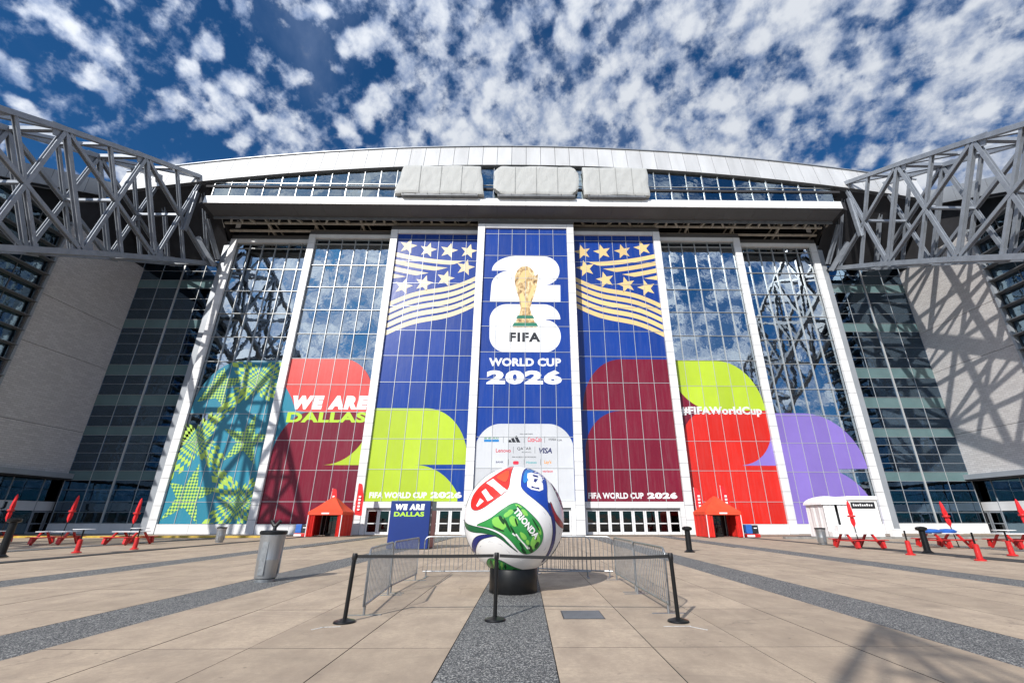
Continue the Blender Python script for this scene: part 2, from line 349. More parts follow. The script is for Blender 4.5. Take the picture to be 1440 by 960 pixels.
# ------------------------------------------------------------------ lettering (built first, all in one evaluation)
TXT = {}
def make_texts(items):
    tmp = []
    for key, (s, bold, shear, space) in items.items():
        cu = bpy.data.curves.new('lettering', 'FONT'); cu.body = s; cu.size = 1; cu.offset = bold; cu.shear = shear; cu.space_character = space; cu.resolution_u = 3; cu.fill_mode = 'FRONT'
        o = bpy.data.objects.new('lettering', cu); C.objects.link(o); tmp.append((key, o, cu))
    bpy.context.view_layer.update(); dg = bpy.context.evaluated_depsgraph_get()
    for key, o, cu in tmp:
        me = o.evaluated_get(dg).to_mesh(); v = [(p.co.x, p.co.y) for p in me.vertices]; f = [tuple(p.vertices) for p in me.polygons]
        x0 = min(p[0] for p in v); x1 = max(p[0] for p in v); y0 = min(p[1] for p in v); y1 = max(p[1] for p in v)
        TXT[key] = ([((p[0]-x0)/(x1-x0), (p[1]-y0)/(y1-y0)) for p in v], f); o.evaluated_get(dg).to_mesh_clear()
        bpy.data.objects.remove(o); bpy.data.curves.remove(cu)
make_texts(dict(fifa=('FIFA', .045, 0, 1.16), world_cup=('WORLD CUP', .045, 0, 1.05), y2026=('2026', .060, 0, 1.12), fwc=('FIFA WORLD CUP', .040, 0, 1.05),
    we_are=('WE ARE', .085, .10, 1.28), dallas=('DALLAS', .045, 0, 1.08), hashtag=('#FIFAWorldCup', .045, 0, 1.06), trionda=('TRIONDA', .040, 0, 1.0),
    coke=('Coca-Cola', .012, .25, .95), visa=('VISA', .026, .2, .95), lenovo=('Lenovo', .014, 0, 1), qatar=('QATAR', .006, 0, 1.05), airways=('AIRWAYS', .004, 0, 1.1), hyundai=('HYUNDAI', .008, .1, 1), kia=('KIA', .008, 0, 1), aramco=('aramco', .012, 0, 1),
    hisense=('Hisense', .012, 0, 1), partners=('FIFA PARTNERS', .008, 0, 1), sponsors=('FIFA WORLD CUP SPONSORS', .008, 0, 1), lays=("Lay's", .02, .1, 1), verizon=('verizon', .016, 0, 1), letter_j=('J', .03, 0, 1), bank=('BANK', .01, 0, 1), concessions=('CONCESSIONS', .02, 0, 1)))
def text_part(key, parent, mat, x0, x1, z0, z1, y, name='lettering', slant=0., dz=0.):
    """lettering lying in a local XZ plane at depth y, filling x0..x1 by z0..z1"""
    v, f = TXT[key]; b = MB(); b.add([(x0+(x1-x0)*p[0], y, z0+(z1-z0)*p[1]+dz*p[0]) for p in v], f)
    return b.build(name, mat, parent)
def text_side(key, parent, mat, y0, y1, z0, z1, x, name='lettering'):
    v, f = TXT[key]; b = MB(); b.add([(x, y0+(y1-y0)*p[0], z0+(z1-z0)*p[1]) for p in v], f)
    return b.build(name, mat, parent)

# ------------------------------------------------------------------ 2D outline helpers
def arc(cx, cz, rx, rz, a0, a1, n=14): return [(cx+rx*cos(radians(a0+(a1-a0)*i/n)), cz+rz*sin(radians(a0+(a1-a0)*i/n))) for i in range(n+1)]
def rrect(x0, x1, z0, z1, r, n=6):
    return arc(x1-r, z0+r, r, r, -90, 0, n)+arc(x1-r, z1-r, r, r, 0, 90, n)+arc(x0+r, z1-r, r, r, 90, 180, n)+arc(x0+r, z0+r, r, r, 180, 270, n)
def star(cx, cz, r, rot=0., ri=.42): return [(cx+(r if k % 2 == 0 else r*ri)*sin(rot+pi*k/5), cz+(r if k % 2 == 0 else r*ri)*cos(rot+pi*k/5)) for k in range(10)]
def sheet(pts, y, parent, mat, name='vinyl_print', mirror=False):
    if mirror: pts = [(-x, z) for x, z in pts][::-1]
    return MB().poly([(x, y, z) for x, z in pts]).build(name, mat, parent)
GRID = {}
def field(pts, y, parent, mat):
    # a colour field of printed film, cut along the panes it is stuck to
    xs, zs = GRID[parent.name]; bm_ = bmesh.new(); bm_.faces.new([bm_.verts.new((x, 0, z)) for x, z in dedupe(pts)])
    for x in xs[1:-1]: bmesh.ops.bisect_plane(bm_, geom=bm_.verts[:]+bm_.edges[:]+bm_.faces[:], plane_co=(x, 0, 0), plane_no=(1, 0, 0), dist=1e-5)
    for z in zs[1:-1]: bmesh.ops.bisect_plane(bm_, geom=bm_.verts[:]+bm_.edges[:]+bm_.faces[:], plane_co=(0, 0, z), plane_no=(0, 0, 1), dist=1e-5)
    for f in bm_.faces:
        if f.calc_area() < .004: continue
        c = f.calc_center_median(); MB().poly([(v.co.x-c.x, 0, v.co.z-c.z) for v in f.verts]).build('printed_pane', mat, parent, (c.x, y, c.z))
    bm_.free()
def dedupe(pts):
    out = []
    for p in pts:
        if not out or abs(p[0]-out[-1][0])+abs(p[1]-out[-1][1]) > 1e-4: out.append(p)
    if abs(out[0][0]-out[-1][0])+abs(out[0][1]-out[-1][1]) < 1e-4: out.pop()
    return out
def clipx(pts, x0, x1): return [(min(max(x, x0), x1), z) for x, z in pts]

# ================================================================== THE PLAZA
U, V0, X0 = 1.34, 1.64, -.18
g = MB(); g.add([(-900,-700,-.03),(900,-700,-.03),(900,900,-.03),(-900,900,-.03)], [(0,1,2,3)])
plaza = tag(g.build('plaza_ground', 'concrete_far'), 'tan concrete plaza with saw cut joints', None, None, 'structure')
bed = MB().add([(-21, 4.2, -.024), (21, 4.2, -.024), (21, 28.6, -.024), (-21, 28.6, -.024)], [(0,1,2,3)]).build('joint_bed', 'joint_dark', plaza)
slab = MB().box(-U/2+.006, U/2-.006, -2.68/2+.006, 2.68/2-.006, -.028, 0).mesh('slab', ['concrete_slab', 'joint_dark'])
slab.polygons.foreach_set('material_index', [0 if p.normal.z > .5 else 1 for p in slab.polygons])
for lane in range(-3, 3):
    for k in range(1, 5):
        for row in range(1, 10):
            obj('slab', slab, plaza, (X0+U*(lane*5+k), V0+2.68*(row+.5), random.uniform(-.0015, .0015)))
for k in range(-2, 3):
    x = X0+6.7*k; b = MB().box(x-U/2+.006, x+U/2-.006, -20, 47, -.028, -.001)
    tag(b.build('paving_band', 'aggregate'), None, None, None, 'structure')
for s in (-1, 1):
    x = X0+6.7*3*s; b = MB().box(x-.26, x+.26, -20, 46, -.028, -.002); tag(b.build('drain_channel', 'asphalt_strip'), None, None, None, 'structure')
    x = X0+6.7*4*s; b = MB().box(x-.55, x+.55, -20, 46, -.028, -.001); tag(b.build('paving_band', 'aggregate'), None, None, None, 'structure')
b = MB().box(-70, -22.5, 43.4, 44.0, -.03, .13); tag(b.build('kerb', 'yellow_paint'), None, None, None, 'structure')
b = MB().box(22, 70, 40.5, 41.0, -.03, .13); tag(b.build('kerb', 'kerb_concrete'), None, None, None, 'structure')
b = MB().box(-60, 60, 46.6, 47.4, -.028, .004); tag(b.build('paving_band', 'asphalt_strip'), None, None, None, 'structure')

# ================================================================== SLIDING DOOR PANELS
RZ = [3.23+3.25*k for k in range(11)]          # pane rows
ZT = 36.55
PANEL_Y = {0: 48.5, 1: 49.9, 2: 51.1, 3: 52.3}
EDGE = {0: (-6.18, 6.18), 1: (6.0, 17.8), 2: (17.6, 29.1), 3: (28.9, 40.3)}   # outer frame extents
SW = .92
def cladding_strip(root, x0, x1, z0, z1, y, depth, n, name='cladding_panel', mat='cladding'):
    h = (z1-z0)/n; g_ = .018
    me = MB().box(x0+g_, x1-g_, y-depth, y, g_, h-g_).mesh(name, mat)
    for i in range(n): obj(name, me, root, (0, random.uniform(-.004, .004), z0+h*i))
def door_panel(name_label, k, side):
    y = PANEL_Y[k]; e0, e1 = EDGE[k]
    if side < 0: e0, e1 = -e1, -e0
    root = thing('glass_door_panel', name_label, 'door panel', ((e0+e1)/2, y, 0), 0, 'tall glass door panels')
    xo = (e0+e1)/2
    zb = 3.23 if k < 2 else 1.02
    posts = [e0, e1] if k == 0 else ([e1] if side > 0 else [e0])
    gx0, gx1 = e0-xo, e1-xo
    # frame posts clad in small panels, with a dark core behind
    for p in posts:
        inner = SW if p == e0 else -SW
        a, b_ = sorted((p-xo, p-xo+inner))
        MB().box(a+.02, b_-.02, .02, .60, .0, 37.1).build('frame_post', 'steel_dark', root)
        cladding_strip(root, a, b_, 0, 37.1, 0, .30, 26, 'post_panel', 'white_metal')
        if p == e0: gx0 = b_
        else: gx1 = a
    MB().box(gx0+.004, gx1-.004, -.26, .5, ZT, 37.1).build('head_rail', 'white_metal', root)
    MB().box(e0-xo, e1-xo, -.18, .55, 37.104, 37.75).build('head_track', 'soffit', root)
    # panes
    rows = [zb]+[z for z in RZ if z > zb+.1]+[ZT]; nc = 6; cw = (gx1-gx0)/nc; cache = {}
    for r in range(len(rows)-1):
        h = rows[r+1]-rows[r]
        key = round(h, 3)
        if key not in cache: cache[key] = MB().box(-cw/2+.02, cw/2-.02, -.012, .012, -h/2+.02, h/2-.02).mesh('pane', 'door_glass')
        for c in range(nc):
            o = obj('pane', cache[key], root, (gx0+cw*(c+.5), .10, rows[r]+h/2))
            o.rotation_euler = (radians(random.gauss(0, .16)), 0, radians(random.gauss(0, .16)))
    vm_ = MB().box(-.023, .023, -.07, .09, zb, ZT).mesh('mullion', 'mullion')
    for c in range(1, nc): obj('mullion', vm_, root, (gx0+cw*c, 0, 0))
    hm = MB().box(gx0, gx1, -.055, .085, -.022, .022).mesh('transom', 'mullion')
    for z in rows[1:-1]: obj('transom', hm, root, (0, 0, z))
    # inside steel of the panel: stiff back frame and cross rods
    bk = MB()
    for c in (0, 3, 6): bk.box(gx0+cw*c-.09, gx0+cw*c+.09, .9, 1.15, zb, ZT)
    for z in rows[1:-1:2]: bk.box(gx0, gx1, .95, 1.1, z-.08, z+.08)
    for i in range(0, len(rows)-2, 2):
        for (xa, xb) in ((gx0, gx0+cw*3), (gx0+cw*3, gx1)):
            bk.beam((xa, 1.02, rows[i]), (xb, 1.02, rows[i+2]), .07, .07); bk.beam((xb, 1.02, rows[i]), (xa, 1.02, rows[i+2]), .07, .07)
    bk.build('back_frame', 'interior_steel', root)
    # base
    if k >= 2:
        n = 3; wd = (gx1-gx0)/n
        for i in range(n): MB().box(gx0+wd*i+.012, gx0+wd*(i+1)-.012, -.22, .3, .0, zb-.03).build('base_panel', 'cladding', root)
    else:
        n = 6; wd = (gx1-gx0)/n; zdoor = 2.42
        for i in range(n): MB().box(gx0+wd*i+.012, gx0+wd*(i+1)-.012, -.22, .3, zdoor+.16, zb-.03).build('base_panel', 'cladding', root)
        m_ = .48
        for a, b_ in ((gx0, gx0+m_), (gx1-m_, gx1)):
            for q in range(3): MB().box(a+.008, b_-.008, -.22, .3, .86*q+.006, .86*(q+1)-.006).build('base_panel', 'cladding', root)
        MB().box(gx0+m_, gx1-m_, -.06, .45, zdoor, zdoor+.15).build('door_head', 'steel_dark', root)
        dw = (gx1-gx0-2*m_)/8
        fr = MB(); s_ = .17
        fr.box(-dw/2+.012, -dw/2+s_, -.03, .03, 0, zdoor-.01); fr.box(dw/2-s_, dw/2-.012, -.03, .03, 0, zdoor-.01)
        fr.box(-dw/2+s_, dw/2-s_, -.028, .028, 0, .26); fr.box(-dw/2+s_, dw/2-s_, -.028, .028, zdoor-.16, zdoor-.01); fr.box(-dw/2+s_, dw/2-s_, -.028, .028, 1.02, 1.12)
        fm = fr.mesh('door', 'door_frame'); pm = MB().box(-dw/2+s_, dw/2-s_, -.008, .008, .26, zdoor-.16).mesh('door_pane', 'entry_glass')
        hm_ = MB().tube([(dw/2-.26, -.04, .9), (dw/2-.26, -.10, .9), (dw/2-.26, -.10, 1.25), (dw/2-.26, -.04, 1.25)], .02, 6).mesh('handle', 'black_metal')
        for i in range(8):
            d = obj('door', fm, root, (gx0+m_+dw*(i+.5), .12, .01)); obj('door_pane', pm, d); obj('handle', hm_, d)
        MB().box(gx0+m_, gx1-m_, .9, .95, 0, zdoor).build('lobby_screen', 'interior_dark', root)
    GRID[root.name] = ([gx0+cw*c for c in range(nc+1)], rows)
    return root, xo, gx0, gx1, zb
PAN = {}
labels = {(0, 1): 'centre glass panel with blue print, white twenty six emblem and sponsor marks', (1, -1): 'glass panel with lime arch under gold stars and stripes painted pale as if brightly lit, beside the centre panel',
 (1, 1): 'glass panel with maroon arch under gold stars and stripes', (2, -1): 'glass panel with coral and maroon print reading WE ARE DALLAS', (2, 1): 'glass panel with lime and red print reading #FIFAWorldCup',
 (3, -1): 'outermost glass panel with teal print and lime checked stars', (3, 1): 'outermost glass panel with lavender rounded print behind the white kiosk'}
for (k, s), lb in labels.items(): PAN[(k, s)] = door_panel(lb, k, s)

L1, L2, L3, L4 = -.012, -.018, -.024, -.030          # print layers in front of the glass (pane front at y=+.088)
def P(k, s): r, xo, a, b, zb = PAN[(k, s)]; return r, xo, a, b, zb
def shp(pts, xo, x0, x1): return clipx([(x-xo, z) for x, z in pts], x0, x1)
# --- centre
r, xo, a, b, zb = P(0, 1)
field([(a, zb), (b, zb), (b, ZT), (a, ZT)], L1, r, 'v_blue')
two = arc(-1, 30.3, 3.2, 2.15, 180, 90)+arc(2.3, 30.35, 1.95, 2.05, 90, -90)+[(4.3, 28.3), (4.26, 26.0), (-4.29, 26.0)]+arc(-1.9, 28.2, 2.3, 2.1, 180, 90)
six = arc(-2.2, 23.6, 2.05, 2.05, 180, 90)+arc(2.2, 23.67, 2.0, 1.98, 90, 0)+[(2.5, 23.66)]+arc(2.5, 21.5, 1.7, 2.05, 90, 0)+arc(2.2, 21.5, 2.0, 2.05, 0, -90)+arc(-2.2, 21.5, 2.0, 2.05, 270, 180)
sheet(two, L2, r, 'v_white', 'emblem'); sheet(six, L2, r, 'v_white', 'emblem')
cup = [(-1.62, 22.6), (1.55, 22.6), (.85, 24.3), (.62, 25.1), (.95, 26.2), (1.45, 27.6), (1.68, 29.0), (1.72, 29.9), (1.3, 29.5), (1.15, 30.2), (.6, 30.8), (.02, 31.0), (-.6, 30.85), (-1.15, 30.35), (-1.45, 29.6), (-1.5, 28.8), (-1.25, 27.6), (-.85, 26.4), (-.62, 25.1), (-.8, 24.3)]
sheet([(x*.9, z) for x, z in cup], L3, r, 'v_trophy', 'emblem')
for z0, z1, h0, h1 in ((22.75, 23.2, 1.53, 1.32), (23.75, 24.15, 1.08, .9)): sheet([(-h0, z0), (h0, z0), (h1, z1), (-h1, z1)], L4, r, 'v_darkgreen', 'emblem')
sheet([(-.9, 29.2), (-.3, 30.3), (.35, 30.4), (.5, 29.8), (.1, 29.0), (-.4, 28.5)], L4, r, 'v_gold', 'emblem'); sheet([(-.45, 25.2), (-.7, 27.0), (-.35, 27.3), (.05, 26.2), (.3, 25.2)], L4, r, 'v_gold', 'emblem'); sheet([(.45, 25.4), (.3, 26.6), (.95, 28.5), (1.2, 28.0), (.75, 26.5)], L4, r, 'v_gold', 'emblem')
text_part('fifa', r, 'v_black', -1.85, 1.8, 20.75, 21.95, L4)
text_part('world_cup', r, 'v_white', -4.15, 4.15, 17.75, 18.75, L2); text_part('y2026', r, 'v_white', -4.35, 4.2, 15.6, 17.3, L2)
field([(-5.22, zb), (5.22, zb)]+clipx(arc(2.6, 8.0, 2.75, 3.15, 0, 90)+arc(-2.6, 8.0, 2.75, 3.15, 90, 180), -5.22, 5.22), L2, r, 'v_palegrey')
text_part('partners', r, 'v_black', -.5, .9, 9.98, 10.1, L3)
sheet([(-4.35, 9.2), (-2.75, 9.2), (-2.75, 9.45), (-4.35, 9.45)], L3, r, 'v_skyblue', 'sponsor_mark'); text_part('aramco', r, 'v_emerald', -4.35, -2.8, 9.5, 9.75, L3)
for i, (x, h) in enumerate(((-1.62, .28), (-1.18, .5), (-.72, .72))):
    sheet([(x-.1, 9.15), (x+.28, 9.15), (x+.28-.38*h/.72-.02, 9.15+h), (x-.1-.28*h/.72+.02, 9.15+h*.82)], L3, r, 'v_black', 'sponsor_mark')
text_part('coke', r, 'v_sponsor_red', .35, 1.85, 9.2, 9.75, L3); text_part('hyundai', r, 'v_black', 2.6, 3.4, 9.35, 9.6, L3); text_part('kia', r, 'v_black', 3.5, 4.05, 9.3, 9.5, L3)
text_part('lenovo', r, 'v_sponsor_red', -3.05, -1.45, 8.1, 8.5, L3); text_part('qatar', r, 'v_black', -.78, .72, 8.3, 8.65, L3); text_part('airways', r, 'v_black', -.3, .72, 8.05, 8.2, L3); text_part('visa', r, 'v_navy', 1.55, 2.95, 8.0, 8.58, L3)
text_part('sponsors', r, 'v_black', -1.3, 1.25, 7.55, 7.68, L3)
text_part('bank', r, 'v_navy', -3.0, -2.2, 7.0, 7.2, L3); text_part('hisense', r, 'v_sponsor_teal', .2, 1.3, 6.95, 7.2, L3); text_part('lays', r, 'v_orange', 2.1, 2.85, 6.85, 7.3, L3); text_part('verizon', r, 'v_sponsor_red', 1.9, 3.0, 6.05, 6.3, L3)
sheet(rrect(-1.2, -.6, 6.85, 7.2, .12, 3), L3, r, 'v_sponsor_red', 'sponsor_mark')
for x, z0, z1 in ((-2.3, 9.1, 9.8), (-.05, 9.1, 9.8), (2.15, 9.1, 9.8), (-1.2, 8.0, 8.7), (1.1, 8.0, 8.7), (-1.7, 6.8, 7.4), (-.05, 6.8, 7.4), (1.7, 6.8, 7.4)): sheet([(x, z0), (x+.03, z0), (x+.03, z1), (x, z1)], L3, r, 'v_black', 'sponsor_mark')
# --- stars and stripes on the neighbours
for s in (-1, 1):
    r, xo, a, b, zb = P(1, s); X = lambda x: x*s-xo      # x given on the positive (right) side
    field([(a, zb), (b, zb), (b, ZT), (a, ZT)], L1, r, 'v_blue')
    sc_ = 'v_gold' if s > 0 else 'v_gold_lit'  # left side: same gold, its whitish lit look painted into the colour
    for sx_, sz, rr in ((7.45, 34.0, 1.15), (10.05, 34.05, 1.2), (12.75, 34.15, 1.15), (15.4, 34.7, 1.2), (7.75, 31.55, 1.25), (10.2, 29.9, 1.2), (12.85, 29.2, 1.2), (15.4, 28.75, 1.2)):
        sheet([(q-xo if False else q, z) for q, z in [(X(p[0]), p[1]) for p in star(sx_, sz, rr, -.22)]], L2, r, sc_, 'star')
    xl, xr = 6.25, 16.88                                   # inner and outer side of the print
    for i in range(5):
        up, dn = [], []
        for q in range(25):
            u = q/24; zc = 30.3+(26.55-30.3)*u+.30*sin(2*pi*u)*(-1)*.9-.985*i-(u*.0)*i
            zc = 30.3-.93*i+(-3.75-.05*i)*u-.32*sin(2*pi*u)
            up.append((X(xl+(xr-xl)*u), zc+.02)); dn.append((X(xl+(xr-xl)*u), zc-.60))
        sheet(up+dn[::-1], L2, r, sc_, 'stripe')
    for x0_, zt in ((7.9, 33.75), (10.0, 32.68), (12.4, 31.62), (15.2, 30.55)):
        up, dn = [], []
        for q in range(21):
            u = q/20; x = x0_+(xr-x0_)*u; f = (x-11.0)/(xr-11.0); zz = zt-1.2+1.2*max(0, (x-9.0)/(xr-9.0))**1.7
            th = .62*min(1, u*(xr-x0_)/1.6)
            up.append((X(x), zz)); dn.append((X(x), zz-th))
        sheet(up+dn[::-1], L2, r, sc_, 'stripe')
r, xo, a, b, zb = P(1, -1)
lime = [(-16.88, zb), (-7.05, zb)]+arc(-11.9, .95, 5.6, 6.0, 30, 90, 12)+[(-6.25, 7.0)]+arc(-11.1, 7.1, 4.9, 6.05, 0, 90)+[(-16.88, 13.15)]
field(shp(lime, xo, a, b), L2, r, 'v_lime')
text_part('fwc', r, 'v_white', -16.35-xo, -10.3-xo, 3.55, 4.15, L3); text_part('y2026', r, 'v_white', -9.9-xo, -6.6-xo, 3.55, 4.2, L3)
r, xo, a, b, zb = P(1, 1)
mar = [(16.88, zb), (16.88, 19.15)]+arc(11.4, 13.0, 4.75, 6.15, 90, 180)+[(6.6, 12.95), (10.9, 12.95)]+arc(10.9, 8.2, 4.2, 4.72, 92, 180)+[(6.7, zb)]
field(shp(mar, xo, a, b), L2, r, 'v_maroon')
text_part('fwc', r, 'v_white', 6.8-xo, 12.7-xo, 3.5, 4.12, L3); text_part('y2026', r, 'v_white', 13.1-xo, 16.3-xo, 3.5, 4.15, L3)
# --- WE ARE DALLAS
r, xo, a, b, zb = P(2, -1)
field(shp([(-28.18, 13.0), (-17.9, 13.0)]+arc(-22.2, 14.4, 4.35, 5.1, 0, 90)+[(-28.18, 19.5)], xo, a, b), L1, r, 'v_coral')
field(shp([(-28.18, 7.5), (-28.18, 16.0), (-27.2, 14.6), (-26.4, 13.1), (-25.2, 13.0), (-25.2, 11.5)], xo, a, b), L2, r, 'v_teal')
field(shp([(-28.18, 1.02), (-17.6, 1.02), (-17.6, 13.01), (-24.6, 13.01)]+arc(-24.6, 7.8, 3.6, 5.2, 95, 180, 10), xo, a, b), L3, r, 'v_maroon')
field(shp([(-22.3, 7.05)]+arc(-22.3, 12.0, 4.6, 4.95, 272, 350, 10)+[(-17.6, 7.05)], xo, a, b), L4, r, 'v_lime')
text_part('we_are', r, 'v_white', -27.05-xo, -18.25-xo, 13.25, 14.9, L4-.006, dz=0); text_part('dallas', r, 'v_limegreen', -27.3-xo, -18.25-xo, 11.75, 12.95, L4-.006)
# --- #FIFAWorldCup
r, xo, a, b, zb = P(2, 1)
field(shp([(17.8, 8.5), (22, 8.5), (22, 16), (17.8, 18.6)], xo, a, b), L1, r, 'v_maroon')
field(shp([(17.8, 19.4)]+arc(23.4, 13.3, 4.8, 6.1, 90, 0)+[(20.4, 13.25)]+arc(22.6, 18.2, 4.9, 5.0, 243, 188, 10)+[(17.8, 18.0)], xo, a, b), L2, r, 'v_lime')
field(shp([(17.8, 1.02), (28.18, 1.02), (28.18, 13.23), (21.4, 13.23)]+arc(21.4, 9.2, 3.45, 4.03, 92, 178, 10)+[(17.8, 8.6)], xo, a, b), L3, r, 'v_red')
field(shp([(24.4, 7.05)]+arc(24.2, 11.6, 4.2, 4.5, 275, 345, 10)+[(28.18, 7.05)], xo, a, b), L4, r, 'v_purple')
text_part('hashtag', r, 'v_white', 18.2-xo, 27.75-xo, 12.55, 13.75, L4-.006)
# --- lavender
r, xo, a, b, zb = P(3, 1)
field(shp([(29, zb), (39.25, zb)]+arc(34.2, 1.0, 5.1, 5.8, 4, 68, 10)+[(36.0, 6.8), (39.35, 6.85)]+arc(33.3, 7.0, 6.05, 6.25, 3, 90)+[(29, 13.25)], xo, a, b), L2, r, 'v_purple')
# --- teal with checked stars
r, xo, a, b, zb = P(3, -1)
field(shp([(-29, 19.6)]+arc(-34.6, 13.3, 4.75, 6.3, 90, 178)+[(-39.3, 13.05), (-36.6, 13.0)]+arc(-34.9, 7.0, 4.5, 6.0, 112, 178, 10)+[(-39.35, zb), (-29, zb)], xo, a, b), L2, r, 'v_teal')
def lob(x, z): return (x-xo, z)
for pts in ([(-38.9, 14.4), (-36.8, 14.9), (-35.2, 13.4), (-35.9, 15.9), (-33.2, 17.6), (-36.1, 17.3), (-36.7, 18.6), (-37.3, 17.9)],
            star(-32.0, 9.9, 3.1, .12, .36), star(-37.0, 3.9, 3.4, .10, .36)):
    pp = []
    for x, z in pts:
        x = min(max(x-xo, a), b); z = max(z, zb+.02); pp.append((x, z))
    sheet(pp, L3, r, 'v_checker', 'checked_star')
def burst(cx, cz, ax, az, rot, n=18, pin=.80, lay=0.):
    mb = MB(); ca, sa = cos(rot), sin(rot)
    def pt(i, j):
        s_, t_ = 2*i/n-1, 2*j/n-1
        s2 = math.copysign(abs(s_)**1.35, s_); t2 = math.copysign(abs(t_)**1.35, t_)
        k = 1-pin*(1-min(1, (s_*t_)**2*1.0)); k = (1-pin)+pin*(abs(s_*t_))**.8
        x, z = s2*ax*(k+.12*abs(s_)), t2*az*(k+.12*abs(t_))
        X_ = cx+x*ca-z*sa; Z_ = cz+x*sa+z*ca
        return (min(max(X_, a), b), L4-lay, min(max(Z_, zb+.02), 19.4))
    for i in range(n):
        for j in range(n):
            q = [pt(i, j), pt(i+1, j), pt(i+1, j+1), pt(i, j+1)]
            if max(p[0] for p in q)-min(p[0] for p in q) < .004 or max(p[2] for p in q)-min(p[2] for p in q) < .004: continue
            if (i+j) % 2 == 0: mb.add(q, [(0,1,2,3)])
    mb.build('checked_burst', 'v_palelime', r)['kind'] = 'stuff'
burst(-32.2-xo, 17.0, 3.5, 2.9, .05, lay=.004); burst(-37.7-xo, 9.7, 2.9, 3.2, .30, lay=.008); burst(-31.4-xo, 3.1, 3.4, 3.3, .0, lay=.012)
def ribbon(p0, p1, wd, n):
    mb = MB(); p0 = Vector((p0[0]-xo, 0, p0[1])); p1 = Vector((p1[0]-xo, 0, p1[1])); d = (p1-p0); nn = Vector((-d.z, 0, d.x)).normalized()*wd
    for i in range(n):
        for j in range(4):
            q = [p0+d*(i/n)+nn*(j/4-.5), p0+d*((i+1)/n)+nn*(j/4-.5), p0+d*((i+1)/n)+nn*((j+1)/4-.5), p0+d*(i/n)+nn*((j+1)/4-.5)]
            if min(p.x for p in q) < a or max(p.x for p in q) > b: continue
            if (i+j) % 2 == 0: mb.add([(p.x, L4-.018, p.z) for p in q], [(0,1,2,3)])
    mb.build('checked_ribbon', 'v_palelime', r)['kind'] = 'stuff'
ribbon((-33.3, 15.9), (-36.9, 11.2), 1.0, 8); ribbon((-36.6, 8.6), (-32.6, 4.9), 1.0, 8)

# ================================================================== INSIDE OF THE HALL (seen through the glass)
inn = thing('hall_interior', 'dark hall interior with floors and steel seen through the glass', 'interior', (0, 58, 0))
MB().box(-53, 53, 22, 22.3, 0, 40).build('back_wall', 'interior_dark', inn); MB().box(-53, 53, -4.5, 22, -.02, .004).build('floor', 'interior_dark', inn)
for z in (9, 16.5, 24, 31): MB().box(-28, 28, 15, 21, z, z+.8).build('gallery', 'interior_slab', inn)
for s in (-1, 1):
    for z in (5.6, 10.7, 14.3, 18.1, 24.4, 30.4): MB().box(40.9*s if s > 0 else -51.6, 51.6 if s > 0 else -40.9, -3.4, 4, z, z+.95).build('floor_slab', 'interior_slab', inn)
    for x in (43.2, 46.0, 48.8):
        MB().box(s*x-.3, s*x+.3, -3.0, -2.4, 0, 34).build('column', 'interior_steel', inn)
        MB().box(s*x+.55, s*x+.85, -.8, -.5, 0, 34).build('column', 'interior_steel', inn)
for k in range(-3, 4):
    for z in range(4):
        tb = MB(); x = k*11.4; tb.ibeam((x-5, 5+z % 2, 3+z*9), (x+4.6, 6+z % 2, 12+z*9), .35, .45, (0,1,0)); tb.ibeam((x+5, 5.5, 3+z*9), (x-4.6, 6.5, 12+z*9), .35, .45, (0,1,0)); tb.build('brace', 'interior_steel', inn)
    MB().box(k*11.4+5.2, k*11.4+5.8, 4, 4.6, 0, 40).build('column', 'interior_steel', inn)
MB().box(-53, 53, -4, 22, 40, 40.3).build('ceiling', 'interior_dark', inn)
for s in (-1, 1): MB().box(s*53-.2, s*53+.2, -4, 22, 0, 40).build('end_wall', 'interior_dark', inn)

# ================================================================== HEADER, CLERESTORY, ROOF
def zarc(x, base): return base-x*x/540.
hd = thing('header_ledge', 'white ledge with grey soffit above the tall glass panels', 'ledge', (0, 46, 38))
n = 44; wd = 81/n
for i in range(n):
    x = -40.5+wd*i
    MB().hexa([(x+.01, 0, .3), (x+wd-.01, 0, .3), (x+wd-.01, .3, .3), (x+.01, .3, .3)], [(x+.01, .06, 1.42), (x+wd-.01, .06, 1.42), (x+wd-.01, .36, 1.42), (x+.01, .36, 1.42)]).build('ledge_panel', 'white_metal', hd)
nn_ = 22; wd = 81/nn_
for i in range(nn_):
    x = -40.5+wd*i
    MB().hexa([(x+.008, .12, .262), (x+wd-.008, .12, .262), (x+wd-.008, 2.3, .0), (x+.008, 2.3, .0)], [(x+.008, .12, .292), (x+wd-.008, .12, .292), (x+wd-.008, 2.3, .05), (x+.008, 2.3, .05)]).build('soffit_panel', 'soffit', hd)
MB().box(-40.5, 40.5, 2.31, 2.5, -.35, .5).build('edge_beam', 'steel_dark', hd)
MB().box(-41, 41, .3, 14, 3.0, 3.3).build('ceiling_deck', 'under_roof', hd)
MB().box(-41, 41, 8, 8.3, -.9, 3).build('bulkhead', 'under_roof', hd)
for s in (-1, 1): MB().hexa([(s*40.52, .1, .25), (s*41.2, .3, .25), (s*41.2, 3, .1), (s*40.52, 3, .1)], [(s*40.52, .1, 1.4), (s*41.2, .3, 1.4), (s*41.2, 3, 2.6), (s*40.52, 3, 2.6)]).build('end_plate', 'under_roof', hd)
gr = thing('ceiling_steelwork', 'exposed steel pipes and braces under the white ledge', 'steelwork', (0, 48.6, 38))
for y, z in ((.3, .75), (1.6, .35), (2.9, .05), (4.2, -.15)): MB().tube([(-40.3, y, z), (40.3, y, z)], .19, 8).build('pipe', 'steelwork', gr)
